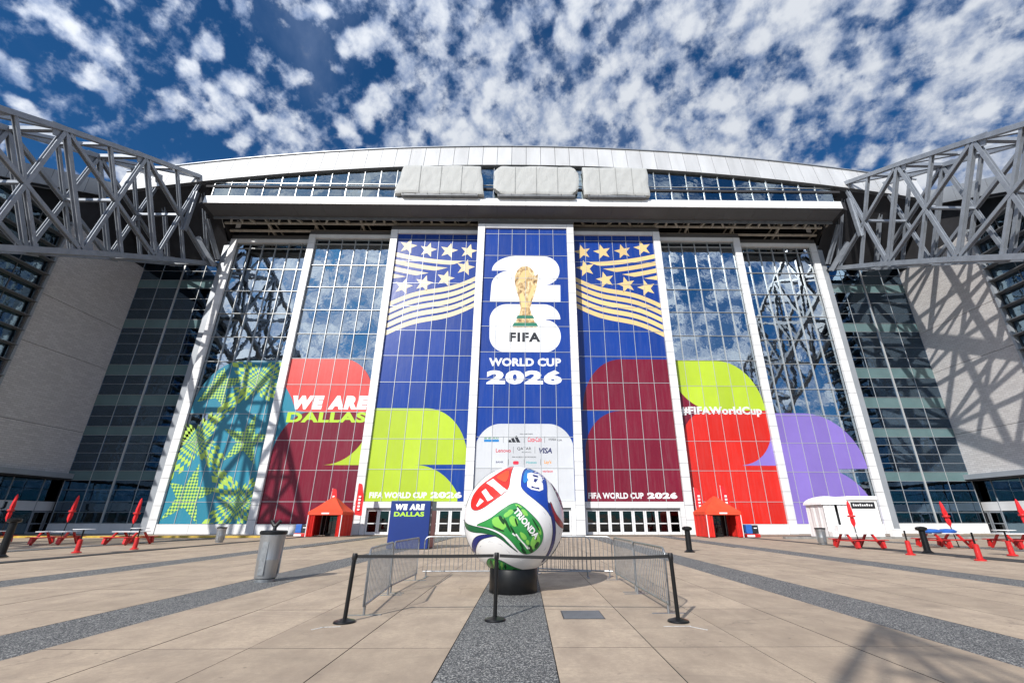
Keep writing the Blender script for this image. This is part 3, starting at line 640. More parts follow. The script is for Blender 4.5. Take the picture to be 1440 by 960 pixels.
for i in range(-6, 7):
    x = i*6.3
    bb = MB()
    for dx in (-1.7, 0, 1.7): bb.beam((x+dx*.25, -.25, .75), (x+dx, 1.6, .25), .24, .26)
    bb.build('brace', 'steelwork', gr)
    bb = MB(); bb.beam((x+3.1, -.25, .9), (x+3.1, 4.2, -.05), .22, .32); bb.beam((x+2.0, 4.2, -.05), (x+3.1, 1.6, 1.6), .12, .16); bb.beam((x+4.2, 4.2, -.05), (x+3.1, 1.6, 1.6), .12, .16); bb.build('brace', 'steelwork', gr)
cl = thing('clerestory_window', 'curved band of windows between white roof edge and ledge', 'window', (0, 46.45, 39.42))
nc = 38; wd = 80/nc; zm = 2.35
for i in range(nc):
    x = -40+wd*i; t0, t1 = zarc(x, 45.1)-39.42, zarc(x+wd, 45.1)-39.42
    hw_ = wd/2-.03; tilt = lambda o: setattr(o, 'rotation_euler', (radians(random.gauss(0, .25)), 0, radians(random.gauss(0, .25))))
    tilt(MB().box(-hw_, hw_, 0, .02, .02-1.2, zm-.03-1.2).build('pane', 'clear_glass', cl, (x+wd/2, 0, 1.2)))
    tilt(MB().hexa([(-hw_, 0, zm+.03-3.2), (hw_, 0, zm+.03-3.2), (hw_, .02, zm+.03-3.2), (-hw_, .02, zm+.03-3.2)], [(-hw_, 0, t0-3.2), (hw_, 0, t1-3.2), (hw_, .02, t1-3.2), (-hw_, .02, t0-3.2)]).build('pane', 'clear_glass', cl, (x+wd/2, 0, 3.2)))
    q = .045 if i % 2 == 0 else .025
    MB().box(x-q, x+q, -.09, .05, 0, t0+.1).build('mullion', 'mullion', cl)
MB().box(-40, 40, -.075, .045, zm-.025, zm+.025).build('transom', 'mullion', cl)
for i in range(-6, 7):
    x = i*6.3; bb = MB(); bb.beam((x-3, 1.6, 0), (x, 1.6, 5.0-abs(x)*.05), .16, .2); bb.beam((x+3, 1.6, 0), (x, 1.6, 5.0-abs(x)*.05), .16, .2); bb.build('inner_brace', 'interior_steel', cl)
MB().box(-40.5, 40.5, 3.5, 3.8, -.4, 7).build('inner_wall', 'interior_dark', cl)
rf = thing('stadium_roof', 'arched white metal roof edge crowning the stadium front', 'roof', (0, 46, 40))
nf = 54; wd = 104/nf
for i in range(nf):
    x = -52+wd*i; xa, xb = x+.025, x+wd-.025
    ja = random.uniform(-.008, .008)
    lo = [(xa, .0+ja, zarc(xa, 44.85)-40), (xb, .0+ja, zarc(xb, 44.85)-40), (xb, .5, zarc(xb, 44.85)-40), (xa, .5, zarc(xa, 44.85)-40)]
    hi = [(xa, .55+ja, zarc(xa, 48.45)-40), (xb, .55+ja, zarc(xb, 48.45)-40), (xb, 1.0, zarc(xb, 48.45)-40), (xa, 1.0, zarc(xa, 48.45)-40)]
    MB().hexa(lo, hi).build('fascia_panel', 'fascia_metal', rf)
eb = MB(); tb = MB()
for i in range(40):
    x0_, x1_ = -52+2.6*i, -52+2.6*(i+1)
    tb.add([(x0_, .58, zarc(x0_, 48.5)-40), (x1_, .58, zarc(x1_, 48.5)-40), (x1_, 26, zarc(x1_, 53)-40), (x0_, 26, zarc(x0_, 53)-40)], [(0,1,2,3)])
    eb.beam((x0_, .5, zarc(x0_, 48.46)-39.96), (x1_, .5, zarc(x1_, 48.46)-39.96), .22, .10)
tb.build('roof_sheet', 'fascia_metal', rf); eb.build('roof_edge_trim', 'steel_paint', rf)
sb = MB()
for i in range(40):
    x0_, x1_ = -52+2.6*i, -52+2.6*(i+1); y1 = .44
    sb.add([(x0_, .04, zarc(x0_, 44.8)-40), (x1_, .04, zarc(x1_, 44.8)-40), (x1_, .62, zarc(x1_, 44.8)-40), (x0_, .62, zarc(x0_, 44.8)-40)], [(0,1,2,3)])
sb.build('fascia_underside', 'steel_dark', rf)
for s in (-1, 1):      # black sloped soffit over the corner glass
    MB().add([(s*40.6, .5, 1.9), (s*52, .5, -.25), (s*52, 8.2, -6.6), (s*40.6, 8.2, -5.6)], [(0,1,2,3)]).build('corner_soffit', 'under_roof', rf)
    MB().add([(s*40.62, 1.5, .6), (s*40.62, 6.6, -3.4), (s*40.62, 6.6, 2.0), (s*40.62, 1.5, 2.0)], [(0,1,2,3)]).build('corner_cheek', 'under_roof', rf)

# three covered signs on the ledge
def tarp(x0, x1, z0, z1, label, skew, cut):
    root = thing('covered_sign', label, 'covered sign', ((x0+x1)/2, 45.75, 39.3), 0, 'covered signs on the ledge')
    nx, nz = 40, 18; mb = MB(); hw = (x1-x0)/2; hz = z1-z0; rnd = random.Random(hash(label) % 997)
    ph = [rnd.uniform(0, 6) for _ in range(8)]
    for j in range(nz+1):
        for i in range(nx+1):
            u, v_ = i/nx, j/nz; x = -hw+2*hw*u; z = hz*v_
            ed = min(u, 1-u)*2*hw; ez = min(v_, 1-v_)*hz
            y = -.35+.10*(max(0, 1-ed/.22)**2+max(0, 1-ez/.2)**2)
            y += .016*sin(x*1.9+z*.8+ph[0])*sin(z*1.3+ph[1])+.012*sin(x*4.1-z*2.2+ph[2])+.02*abs(sin(x*.9+z*.5+ph[3]))**8
            x += skew*(v_-.5)*(-.35 if u > .5 else .5)+.05*sin(z*2.3+ph[4])*(abs(u-.5)*2)**4
            z += .06*sin(x*1.1+ph[5])*(abs(v_-.5)*2)**4
            if cut and ed < cut and ez < cut:   # taut rounded corners
                d = (cut-ed)+(cut-ez)-cut
                if d > 0: x -= math.copysign(d*.5, u-.5); z -= math.copysign(d*.5, v_-.5)
            mb.v.append((x, y, z+.35))
    for j in range(nz):
        for i in range(nx):
            k = j*(nx+1)+i; mb.f.append((k, k+1, k+nx+2, k+nx+1)); mb.mi.append(0)
    k0 = len(mb.v); ring = [i for i in range(nx+1)]+[(nx+1)*j+nx for j in range(1, nz+1)]+[(nx+1)*nz+i for i in range(nx-1, -1, -1)]+[(nx+1)*j for j in range(nz-1, 0, -1)]
    for r_ in ring: p = mb.v[r_]; mb.v.append((p[0], .45, p[2]))
    for q in range(len(ring)): q2 = (q+1) % len(ring); mb.f.append((ring[q], k0+q, k0+q2, ring[q2])); mb.mi.append(0)
    mb.build('tarpaulin', 'tarp', root, smooth=True)
    MB().box(-hw+.5, hw-.5, -.25, .6, .05, .33).build('sign_rail', 'steel_dark', root)
    for i in range(1, 4): MB().box(-hw+hw*.5*i-.03, -hw+hw*.5*i+.03, -.405, -.385, .5, hz+.2).build('tarp_seam', 'tarp_seam', root)
    for i in range(7): x = -hw+.7+(2*hw-1.4)*i/6; MB().beam((x, -.33, .36), (x, -.2, .1), .05, .05).build('tie_strap', 'steel_dark', root)
tarp(-16.2, -5.6, 0, 4.45, 'leftmost grey tarpaulin covered sign on the ledge', 1.6, 0)
tarp(-4.1, 6.75, 0, 4.45, 'middle grey tarpaulin covered sign with rounded corners', 0, .9)
tarp(7.35, 15.75, 0, 4.4, 'narrowest grey tarpaulin covered sign, rightmost on the ledge', 0, 0)

# ================================================================== ARCH TRUSSES
def zb_(Y): t_ = Y-54.4; return 34.3+.49*t_-.0020*t_*t_
def tz_pt(Y):      # bottom chord point and its top partner 11.0 m along the normal
    sl = .49-.0040*(Y-54.4); nrm = Vector((0, -sl, 1)).normalized(); p = Vector((0, Y, zb_(Y))); return p, p+nrm*11.0
ST = [58.4, 51.6, 44.1, 36.7, 29.7, 22.9, 16.4, 10.2, 4.2]
def truss(s, label):
    root = thing('arch_truss', label, 'truss', (s*42.1, 0, 0), 0, 'arch trusses')
    faces = (0, s*5.2); nodes = [tz_pt(Y) for Y in ST]; mids = [tz_pt((ST[i]+ST[i+1])/2) for i in range(len(ST)-1)]
    def P3(p, x): return (x, p.y, p.z)
    for fi, x in enumerate(faces):
        for i in range(len(ST)-1):
            (b0, t0), (b1, t1) = nodes[i], nodes[i+1]; bm_, tm_ = mids[i]
            MB().beam(P3(b0, x), P3(b1, x), .62, .52).build('chord', 'steel_paint', root)
            if i > 0: MB().beam(P3(t0, x), P3(t1, x), .54, .46).build('chord', 'steel_paint', root)
            if i > 0:
                MB().ibeam(P3(b0, x), P3(t1, x), .34, .42, (1,0,0)).build('diagonal', 'steel_paint', root)
                MB().ibeam(P3(t0, x+.003), P3(b1, x+.003), .34, .38, (1,0,0)).build('diagonal', 'steel_paint', root)
            if i > 0: MB().ibeam(P3(b0, x), P3(t0, x), .38, .42, (1,0,0)).build('post', 'steel_paint', root)
            if i > 0: MB().ibeam(P3(bm_, x), P3(tm_, x), .28, .34, (1,0,0)).build('post', 'steel_paint', root)
    for i in range(1, len(ST)):
        b0, t0 = nodes[i]
        MB().beam(P3(b0, 0), P3(b0, s*5.2), .4, .4).build('cross_tie', 'steel_paint', root)
        MB().beam(P3(t0, 0), P3(t0, s*5.2), .4, .4).build('cross_tie', 'steel_paint', root)
        if i < len(ST)-1:
            b1, t1 = nodes[i+1]
            MB().beam(P3(b0, 0), P3(b1, s*5.2), .28, .3).build('cross_brace', 'steel_paint', root)
            MB().beam(P3(t0, 0), P3(t1, s*5.2), .28, .3).build('cross_brace', 'steel_paint', root)
            bm_, tm_ = mids[i]; MB().beam(P3(tm_, 0), P3(tm_, s*5.2), .3, .3).build('cross_tie', 'steel_paint', root)
            c = (bm_+tm_)/2; MB().beam(P3(c, 0), P3(c, s*5.2), .28, .28).build('cross_tie', 'steel_paint', root)
    for i in range(1, len(ST)):
        b0, t0 = nodes[i]
        for x in faces:
            MB().beam(Vector(P3(b0, x))+Vector((0, -.9, .0)), Vector(P3(b0, x))+Vector((0, .9, .75)), .10, 1.3).build('gusset_plate', 'steel_paint', root)
            MB().beam(Vector(P3(t0, x))+Vector((0, -.9, -.75)), Vector(P3(t0, x))+Vector((0, .9, .1)), .10, 1.2).build('gusset_plate', 'steel_paint', root)
    MB().hexa([(-1.5*s, -4, -.03), (7*s, -4, -.03), (7*s, 9, -.03), (-1.5*s, 9, -.03)], [(-.8*s, 0, 4), (6*s, 0, 4), (6*s, 4, 4), (-.8*s, 4, 4)]).build('abutment', 'kerb_concrete', root)
truss(-1, 'large grey steel arch truss reaching over the shaded brick wall'); truss(1, 'large grey steel arch truss casting shadows on the sunlit brick wall')
for s, lb in ((-1, 'steel knee bracket where truss meets teal panel'), (1, 'steel knee bracket where truss meets lavender panel')):
    root = thing('truss_bracket', lb, 'bracket', (s*40.75, 52.0, 34), 0, 'truss brackets')
    MB().box(-.45, .45, .3, .9, -34, 2.9).build('corner_column', 'eave_metal', root)
    MB().ibeam((s*.3, -.4, -1.5), (s*2.2, -2.2, 1.8), .5, .5, (0,1,0)).build('strut', 'steel_paint', root)
    MB().ibeam((0, -.6, -.6), (s*.6, -3.6, 3.6), .4, .45, (1,0,0)).build('strut', 'steel_paint', root)
    MB().ibeam((s*1.0, -5.9, .2), (s*1.0, -5.9, 6.0), .45, .45, (1,0,0)).build('hanger', 'steel_paint', root)

# ================================================================== CORNER GLASS, BRICK, SIDE WINGS
ROWS = [1.09, 2.19, 3.30, 4.56, (5.59, 6.63), 7.6, 8.62, 9.7, (10.67, 11.7), 12.92, (14.22, 15.54), 16.89, (18.04, 19.4), 20.76, 22.2, 23.6, (24.4, 25.6), 27.0, 28.6, (30.2, 31.4), 32.8, 34.4]
def corner_glass(s, label):
    root = thing('corner_glass_wall', label, 'glass wall', (s*46.2, 53.5, 0), 0, 'corner glass walls')
    x0, x1 = (-5.3, 5.9) if s > 0 else (-5.9, 5.3)
    flat = []
    for r_ in ROWS: flat += list(r_) if isinstance(r_, tuple) else [r_]
    sp_low = {r_[0] for r_ in ROWS if isinstance(r_, tuple)}
    xs = [x0+(x1-x0)*q/4 for q in range(5)]
    for a_, b_ in zip(flat[:-1], flat[1:]):
        spn = a_ in sp_low; h = b_-a_; cw = xs[1]-xs[0]
        me = MB().box(-cw/2+.015, cw/2-.015, -.012, .012, -h/2+.015, h/2-.015).mesh('pane', 'spandrel' if spn else 'corner_glass')
        for q in range(4):
            o = obj('spandrel_pane' if spn else 'pane', me, root, ((xs[q]+xs[q+1])/2, 0, (a_+b_)/2)); o.rotation_euler = (radians(random.gauss(0, .2)), 0, radians(random.gauss(0, .2)))
    for z in flat: MB().box(x0, x1, -.06, .05, z-.02, z+.02).build('transom', 'mullion_dark', root)
    for q, x in enumerate(xs):
        wq = .09 if q == 2 else .022
        MB().box(x-wq, x+wq, -.12 if q == 2 else -.05, .06, .9, 34.4).build('mullion', 'mullion', root)
    for q in range(4): MB().box(xs[q]+.01, xs[q+1]-.01, -.15, .2, 0, 1.04).build('base_panel', 'cladding', root)
corner_glass(-1, 'tall banded corner glass beside the shaded brick wall'); corner_glass(1, 'tall banded corner glass beside the sunlit brick wall')
def brick_wall(s, label):
    root = thing('brick_wall', label, 'brick wall', (s*52, 49.2, 0), 0, 'tall brick walls')
    zs = [6.3, 10.95, 18.75, 24.1, 33.2]
    for a_, b_ in zip(zs[:-1], zs[1:]): MB().box(0 if s > 0 else -1.0, 1.0 if s > 0 else 0, -6.0, 5.6, a_+.025, b_-.025).build('brick_panel', 'brick', root)
    MB().box(.1*s if s > 0 else -1.2, 1.2 if s > 0 else -.1, -5.9, 5.5, 6.3, 33.15).build('joint_backing', 'steel_dark', root)
    e = MB(); e.box(-.14*s if s < 0 else -.25, .25 if s < 0 else .14, -6.28, -6.02, 6.3, 33.0); e.build('edge_trim', 'eave_metal', root)
brick_wall(-1, 'tall pale brick wall standing in shade'); brick_wall(1, 'tall pale brick wall in sun, crossed by truss shadows')
def side_glass(s, label):
    root = thing('side_glass_wall', label, 'glass wall', (s*52.3, 28, 0), 0, 'finned side glass walls')
    zs = [6.6+1.62*k for k in range(17)]
    ys = [4.6+2.5875*k for k in range(5)]
    def ztop(Yl): return 33.3+.535*(Yl+28-36.0)-.1
    for i in range(len(ys)-1):
        for k in range(len(zs)-1):
            ya, yb = ys[i], min(ys[i+1], 14.9)
            za, zb2 = zs[k], zs[k+1]
            if zb2 > ztop(ya)+1.2: continue
            hy, hz = (yb-ya)/2-.02, (zb2-za)/2-.02; o = MB().box(-.012, .012, -hy, hy, -hz, hz).build('pane', 'side_glass', root, (0, (ya+yb)/2, (za+zb2)/2)); o.rotation_euler = (0, radians(random.gauss(0, .12)), radians(random.gauss(0, .12)))
    for z in zs:
        e = MB(); e.box(min(-.75*s, .05*s), max(-.75*s, .05*s), 4.6, 14.95, z-.04, z+.05); e.build('fin', 'steel_dark', root)
    for y in ys[1:]: MB().box(-.07, .07, y-.04, y+.04, 6.4, min(33.2, ztop(y)+.3)).build('mullion', 'steel_dark', root)
    MB().add([(1.3*s, 4.6, 0), (1.3*s, 29, 0), (1.3*s, 29, 13), (1.3*s, 27.5, 12+27), (1.3*s, 18, 38.8), (1.3*s, 4.6, 31.1)], [(0,1,2,3,4,5)]).build('inner_wall', 'interior_dark', root)
side_glass(-1, 'dark blue glass wall with thin fins left of shaded brick'); side_glass(1, 'dark blue glass wall with thin fins right of sunlit brick')
def eave(s, label):
    root = thing('wing_eave', label, 'roof', (s*51.6, 46, 39), 0, 'side wing eaves')
    for i in range(4):
        ya, yb = -3.4*i-.02, -3.4*(i+1)+.02; za, zb2 = ya*.575, yb*.575
        MB().hexa([(0, ya, za-.1), (0, yb, zb2-.1), (s*.5, yb, zb2-.1), (s*.5, ya, za-.1)], [(s*.1, ya, za+2.05), (s*.1, yb, zb2+2.05), (s*.6, yb, zb2+2.05), (s*.6, ya, za+2.05)]).build('fascia_panel', 'eave_metal', root)
    MB().add([(s*.05, 0, -.05), (s*.05, -13.6, -7.87), (s*9, -13.6, -7.87), (s*9, 0, -.05)], [(0,1,2,3)]).build('eave_soffit', 'under_roof', root)
    MB().add([(s*.1, 0, 2.06), (s*.1, -13.6, -5.77), (s*16, -13.6, -3), (s*16, 0, 6)], [(0,1,2,3)]).build('roof_sheet', 'eave_metal', root)
    MB().hexa([(s*.75, -13.4, -39), (s*16, -13.4, -39), (s*16, -12.8, -39), (s*.75, -12.8, -39)], [(s*.75, -13.4, -8), (s*16, -13.4, -3.3), (s*16, -12.8, -3.3), (s*.75, -12.8, -8)]).build('end_wall', 'eave_metal', root)
    MB().hexa([(s*.9, -3.2, -7), (s*.9, 10, -7), (s*1.3, 10, -7), (s*1.3, -3.2, -7)], [(s*.9, -3.2, -1.6), (s*.9, 10, 4), (s*1.3, 10, 4), (s*1.3, -3.2, -1.6)]).build('void_wall', 'under_roof', root)
eave(-1, 'sloping grey eave of the shaded side wing'); eave(1, 'sloping grey eave of the sunlit side wing')
def low_front(s, label):
    root = thing('entrance_front', label, 'entrance', (s*52.9, 44, 0), 0, 'low wing entrances')
    S = lambda p, q: (min(p*s, q*s), max(p*s, q*s))
    e = MB(); a_, b_ = S(-1.6, .6); e.box(a_, b_, -11.3, 11.3, 5.75, 6.28); e.build('canopy', 'eave_metal', root)
    e = MB(); e.box(a_+.1, b_-.1, -11.2, 11.25, 5.6, 5.74); e.build('canopy_soffit', 'under_roof', root)
    for i in range(4, 11):
        ya, yb = -24+3.2*i, -24+3.2*(i+1)-.03
        MB().box(-.05, .05, ya, yb, 3.35, 4.55).build('pane', 'side_glass', root); MB().box(-.05, .05, ya, yb, 4.6, 5.58).build('pane', 'side_glass', root)
        MB().box(*S(-.1, .1), ya, yb, 2.35, 3.3).build('spandrel_panel', 'cladding', root)
        if i % 3 == 0:
            MB().box(-.05, .05, ya, yb, .05, 2.3).build('pane', 'side_glass', root)
        else:
            for q in range(2):
                yc = ya+.8+1.56*q; d = MB(); d.box(-.06, .06, yc-.72, yc-.6, 0, 2.3); d.box(-.06, .06, yc+.6, yc+.72, 0, 2.3); d.box(-.058, .058, yc-.6, yc+.6, 2.16, 2.3); d.box(-.058, .058, yc-.6, yc+.6, 0, .2); d.box(-.058, .058, yc-.6, yc+.6, 1.0, 1.08)
                dd = d.build('door', 'eave_metal', root); MB().box(-.01, .01, yc-.6, yc+.6, .2, 2.16).build('door_pane', 'entry_glass', dd)
        MB().box(*S(-.12, .06), ya-.05, ya+.02, 0, 5.58).build('mullion', 'eave_metal', root)
    MB().box(*S(1.0, 1.2), -11.2, 11, 0, 5.6).build('inner_wall', 'interior_dark', root)
    if s < 0:
        v, f = TXT['letter_j']; mb = MB(); mb.add([(.13, 4.6+.5*p[0], 2.45+.72*p[1]) for p in v], f); mb.build('lettering', 'v_black', root)
low_front(-1, 'low shaded entrance front with letter J above the doors'); low_front(1, 'low entrance front with glass doors under sunlit brick')

# ================================================================== THE BIG BALL
ball_root = thing('giant_football', 'giant white football with red, blue and green swirls on black pedestal', 'football', (.0, 11.9, 0)) if False else None
BR, BC = 1.225, Vector((-.15, 11.85, 1.60))
ball = thing('giant_football', 'giant white football with red, blue and green swirls', 'football', tuple(BC))
def cube_sphere(n, R):
    bm_ = bmesh.new(); bmesh.ops.create_uvsphere(bm_, u_segments=96, v_segments=64, radius=R); me = bpy.data.meshes.new('ball_skin'); bm_.to_mesh(me); bm_.free()
    me.materials.append(M['ball_white']); me.polygons.foreach_set('use_smooth', [True]*len(me.polygons)); return me
obj('ball_skin', cube_sphere(6, BR), ball)
# the face is turned a little towards the camera's line of sight
def zoompt(x, y): return ((x-393.6)/336., (398.4-y)/336.)
def smooth_poly(pts, it=2):
    for _ in range(it):
        q = []
        for i in range(len(pts)):
            a_, b_ = pts[i], pts[(i+1) % len(pts)]
            q += [(a_[0]*.75+b_[0]*.25, a_[1]*.75+b_[1]*.25), (a_[0]*.25+b_[0]*.75, a_[1]*.25+b_[1]*.75)]
        pts = q
    return pts
def to_sphere(u, v_, lift, back=False):
    r2 = u*u+v_*v_
    if r2 > .992: k = sqrt(.992/r2); u *= k; v_ *= k; r2 = .992
    y = -sqrt(1-r2); d = Vector((u, y, v_))
    if back: d = Vector((-u, -y, v_))
    return d*(BR+lift)
def patch(pts, mat, lift, name='printed_panel', smooth=2, back=True):
    pts = [zoompt(*p) for p in pts]
    if smooth: pts = smooth_poly(pts, smooth)
    pts = [((u*sqrt(.992/(u*u+v_*v_)), v_*sqrt(.992/(u*u+v_*v_))) if u*u+v_*v_ > .992 else (u, v_)) for u, v_ in pts]
    n0 = len(pts); vs = [Vector(p) for p in pts]; st = .05
    u0 = min(p[0] for p in pts); u1 = max(p[0] for p in pts); w0 = min(p[1] for p in pts); w1 = max(p[1] for p in pts)
    x = u0+st*.5
    while x < u1:
        y = w0+st*.53
        while y < w1:
            vs.append(Vector((x+.003*sin(y*90), y+.003*cos(x*70)))); y += st
        x += st
    ov, oe, of, a1, a2, a3 = delaunay_2d_cdt(vs, [(i, (i+1) % n0) for i in range(n0)], [list(range(n0))], 1, 1e-5)
    if name == 'printed_panel' and back and smooth == 2:
        mb = MB(); mb.tube([to_sphere(u, v_, lift*.6) for u, v_ in pts], .0055, 5, closed=True); mb.build('panel_outline', 'ball_outline', ball)
    for bk in ((False, True) if back else (False,)):
        mb = MB(); mb.add([tuple(to_sphere(p.x, p.y, lift, bk)) for p in ov], [tuple(q) for q in of])
        o = mb.build(name, mat, ball); o.data.polygons.foreach_set('use_smooth', [True]*len(o.data.polygons))
patch([(388,60),(376,110),(368,170),(366,215),(340,252),(270,298),(200,345),(150,357),(118,340),(112,295),(130,248),(175,196),(250,146),(325,92),(370,66)], 'ball_red', .004)
patch([(360,92),(362,140),(345,190),(300,170),(270,152),(315,120)], 'tent_orange', .006, smooth=2)
for q in ([(212,186),(256,160),(352,236),(316,262)], [(186,242),(212,224),(268,284),(232,301)], [(180,282),(207,300),(166,333),(157,325)]): patch(q, 'ball_white', .009, smooth=0)
patch([(438,185),(446,118),(468,80),(505,72),(562,86),(602,132),(612,205),(606,280),(622,340),(636,405),(600,350),(540,302),(470,252),(440,218)], 'ball_blue', .004)
patch([(447,180),(458,110),(480,86),(540,92),(500,130),(470,200)], 'ball_azure', .006)
for q in ([(482,112),(572,128),(584,172),(568,176),(582,184),(582,244),(480,226),(478,176),(492,168),(478,162)],): patch(q, 'ball_white', .009, smooth=1, name='emblem')
for q in ([(512,130),(548,136),(552,150),(520,146)], [(525,160),(550,160),(535,185),(520,180)], [(505,208),(556,218),(556,230),(505,220)]): patch(q, 'ball_navy', .011, smooth=0, name='emblem', back=False)
patch([(622,300),(650,380),(664,470),(652,560),(612,628),(560,672),(606,610),(634,540),(642,470),(632,400),(608,320)], 'ball_navy', .005)
patch([(393,308),(440,318),(520,388),(566,440),(580,490),(572,540),(532,586),(480,606),(438,592),(382,524),(330,484),(270,458),(200,446),(150,441),(250,405),(322,350)], 'ball_green', .004)
for q in ([(330,380),(385,345),(400,365),(350,400)], [(262,398),(330,385),(360,440),(330,470),(270,440)], [(365,400),(395,380),(430,420),(410,450),(385,440)], [(440,345),(470,352),(490,390),(450,380)], [(500,520),(540,480),(556,500),(530,570),(500,580)], [(430,470),(470,490),(480,520),(450,520)], [(545,440),(566,470),(566,500),(548,480)]): patch(q, 'ball_lime', .006, smooth=1)
for q in ([(330,400),(345,396),(385,470),(376,480)], [(400,400),(412,398),(425,440),(416,446)], [(470,440),(486,445),(505,500),(492,500)], [(520,470),(532,472),(540,520),(528,522)], [(480,560),(500,545),(520,590),(500,596)], [(440,575),(455,560),(480,600),(462,600)], [(262,438),(335,465),(345,478),(280,458)], [(388,352),(420,345),(440,362),(404,362)]): patch(q, 'ball_grass', .008, smooth=1, back=False)
for q in ([(300,392),(318,380),(345,420),(338,440)], [(412,330),(425,326),(470,400),(460,404)], [(372,446),(384,440),(430,520),(420,520)], [(505,400),(516,402),(560,470),(552,476)], [(430,540),(440,530),(460,560),(450,570)], [(520,560),(540,530),(556,536),(535,575)]): patch(q, 'ball_grass', .009, smooth=1, back=False)
for q in ([(400,318),(430,322),(452,342),(420,338)], [(356,360),(380,346),(392,360),(370,378)], [(540,500),(560,505),(558,540),(540,545)], [(470,520),(490,520),(495,550),(475,545)]): patch(q, 'ball_lime', .0075, smooth=1, back=False)
for k in range(3): patch([(388+10*k, 486-8*k+10*k), (394+10*k, 480-8*k+10*k), (494+4*k-6, 566-10*k+10*k), (488+4*k-6, 574-10*k+10*k)], 'ball_white' if k != 1 else 'ball_grass', .010, smooth=0, back=False)
patch([(60,398),(82,430),(150,446),(240,460),(322,492),(372,544),(438,600),(378,560),(308,504),(220,484),(130,482),(78,458)], 'ball_darkgreen', .005)
patch([(128,606),(128,552),(150,510),(205,490),(312,496),(258,504),(192,520),(162,562),(150,610),(168,650)], 'ball_navy', .005)
patch([(60,430),(72,500),(92,560),(134,624),(124,626),(80,566),(60,500)], 'ball_crimson', .005)
patch([(624,284),(660,372),(716,428),(722,466),(688,452),(652,408),(632,350)], 'ball_crimson', .005)
patch([(636,160),(690,225),(724,330),(722,356),(694,296),(656,215)], 'ball_navy', .005)
patch([(228,646),(250,624),(312,632),(400,680),(480,706),(545,700),(480,738),(400,752),(310,742),(250,706),(226,672)], 'ball_green', .005)
for q in ([(248,640),(262,634),(270,690),(258,700)], [(290,636),(306,638),(312,715),(296,712)], [(340,655),(354,662),(352,735),(338,732)], [(395,685),(440,700),(420,715),(390,705)], [(380,725),(440,725),(420,740),(380,740)]): patch(q, 'ball_grass', .007, smooth=1)
for q in ([(268,640),(286,640),(290,700),(276,700)], [(316,645),(334,652),(332,725),(318,722)]): patch(q, 'ball_lime', .007, smooth=1)
patch([(560,694),(622,642),(690,548),(722,500),(706,556),(648,646),(584,704)], 'ball_darkgreen', .005)
patch([(62,330),(100,215),(170,135),(250,86),(255,92),(176,142),(106,222),(68,332)], 'ball_crimson', .005)
def seam(pts):
    q = [zoompt(*p) for p in pts]; mb = MB(); mb.tube([to_sphere(u, v_, .0015) for u, v_ in q], .0045, 5); mb.build('seam', 'ball_seam', ball)
seam([(404,70),(410,150),(412,230),(380,280),(300,330),(220,375),(150,395),(90,380),(70,340)])
seam([(412,230),(450,275),(530,320),(590,370),(625,440),(628,510),(590,580),(520,630),(440,640),(370,590),(320,545),(250,530),(190,560),(175,610)])
seam([(612,110),(650,180),(690,260),(715,330)]); seam([(590,600),(640,560),(690,490),(722,420)])
v, f = TXT['trionda']; mb = MB(); p0 = Vector((392, 362)); p1 = Vector((528, 520)); d = p1-p0; nrm = Vector((d.y, -d.x)).normalized()*38
mb.add([tuple(to_sphere(*zoompt(*(p0+d*p[0]+nrm*p[1])), .011)) for p in v], f); mb.build('lettering', 'ball_white', ball)
ped = MB().lathe([(.555, 0), (.565, .02), (.565, .60), (.55, .62), (.50, .62), (.50, .55)], 64)
tag(ped.build('pedestal', 'black_metal', None, (BC.x, BC.y, 0), smooth=True), 'black drum pedestal under the giant football', 'pedestal')

# ================================================================== STANCHIONS AND BARRIERS
def stanchion(loc, label, lean):
    root = thing('stanchion', label, 'stanchion', loc, 0, 'black belt stanchions')
    MB().lathe([(.175, 0), (.178, .012), (.165, .03), (.09, .05), (.045, .065)], 32).build('base', 'black_metal', root, smooth=True)
    MB().tube([(0,0,.05), (lean[0], lean[1], .98)], .034, 16).build('post', 'black_metal', root, smooth=True)
    MB().lathe([(.036, .93), (.043, .94), (.043, 1.02), (.036, 1.035)], 20, (lean[0], lean[1], 0)).build('belt_head', 'black_plastic', root, smooth=True)
    return root
SA, SB_, SC = (-2.85, 8.56, 0), (-.38, 8.69, 0), (2.67, 8.54, 0)
stanchion(SA, 'black belt stanchion at left end of the belt', (.03, 0)); stanchion(SB_, 'black belt stanchion in front of the football pedestal', (.0, 0)); stanchion(SC, 'black belt stanchion at right end of the belt', (-.02, 0))
def belt(p0, p1, label, sag):
    mb = MB(); n = 24; hw = .026
    for i in range(n+1):
        t_ = i/n; x = p0[0]+(p1[0]-p0[0])*t_; y = p0[1]+(p1[1]-p0[1])*t_; z = .985-sag*4*t_*(1-t_)
        mb.v += [(x, y-.002, z-hw), (x, y-.002, z+hw), (x, y+.002, z+hw), (x, y+.002, z-hw)]
    for i in range(n):
        k = i*4
        for j in range(4): mb.f.append((k+j, k+(j+1) % 4, k+4+(j+1) % 4, k+4+j)); mb.mi.append(0)
    o = mb.build('barrier_belt', 'belt'); tag(o, label, 'belt', 'stretched barrier belts')
belt((SA[0]+.07, SA[1]), (SB_[0]-.05, SB_[1]), 'black belt stretched left of the middle stanchion', .006); belt((SB_[0]+.05, SB_[1]), (SC[0]-.06, SC[1]), 'black belt stretched right of the middle stanchion', .035)
BL = 2.42
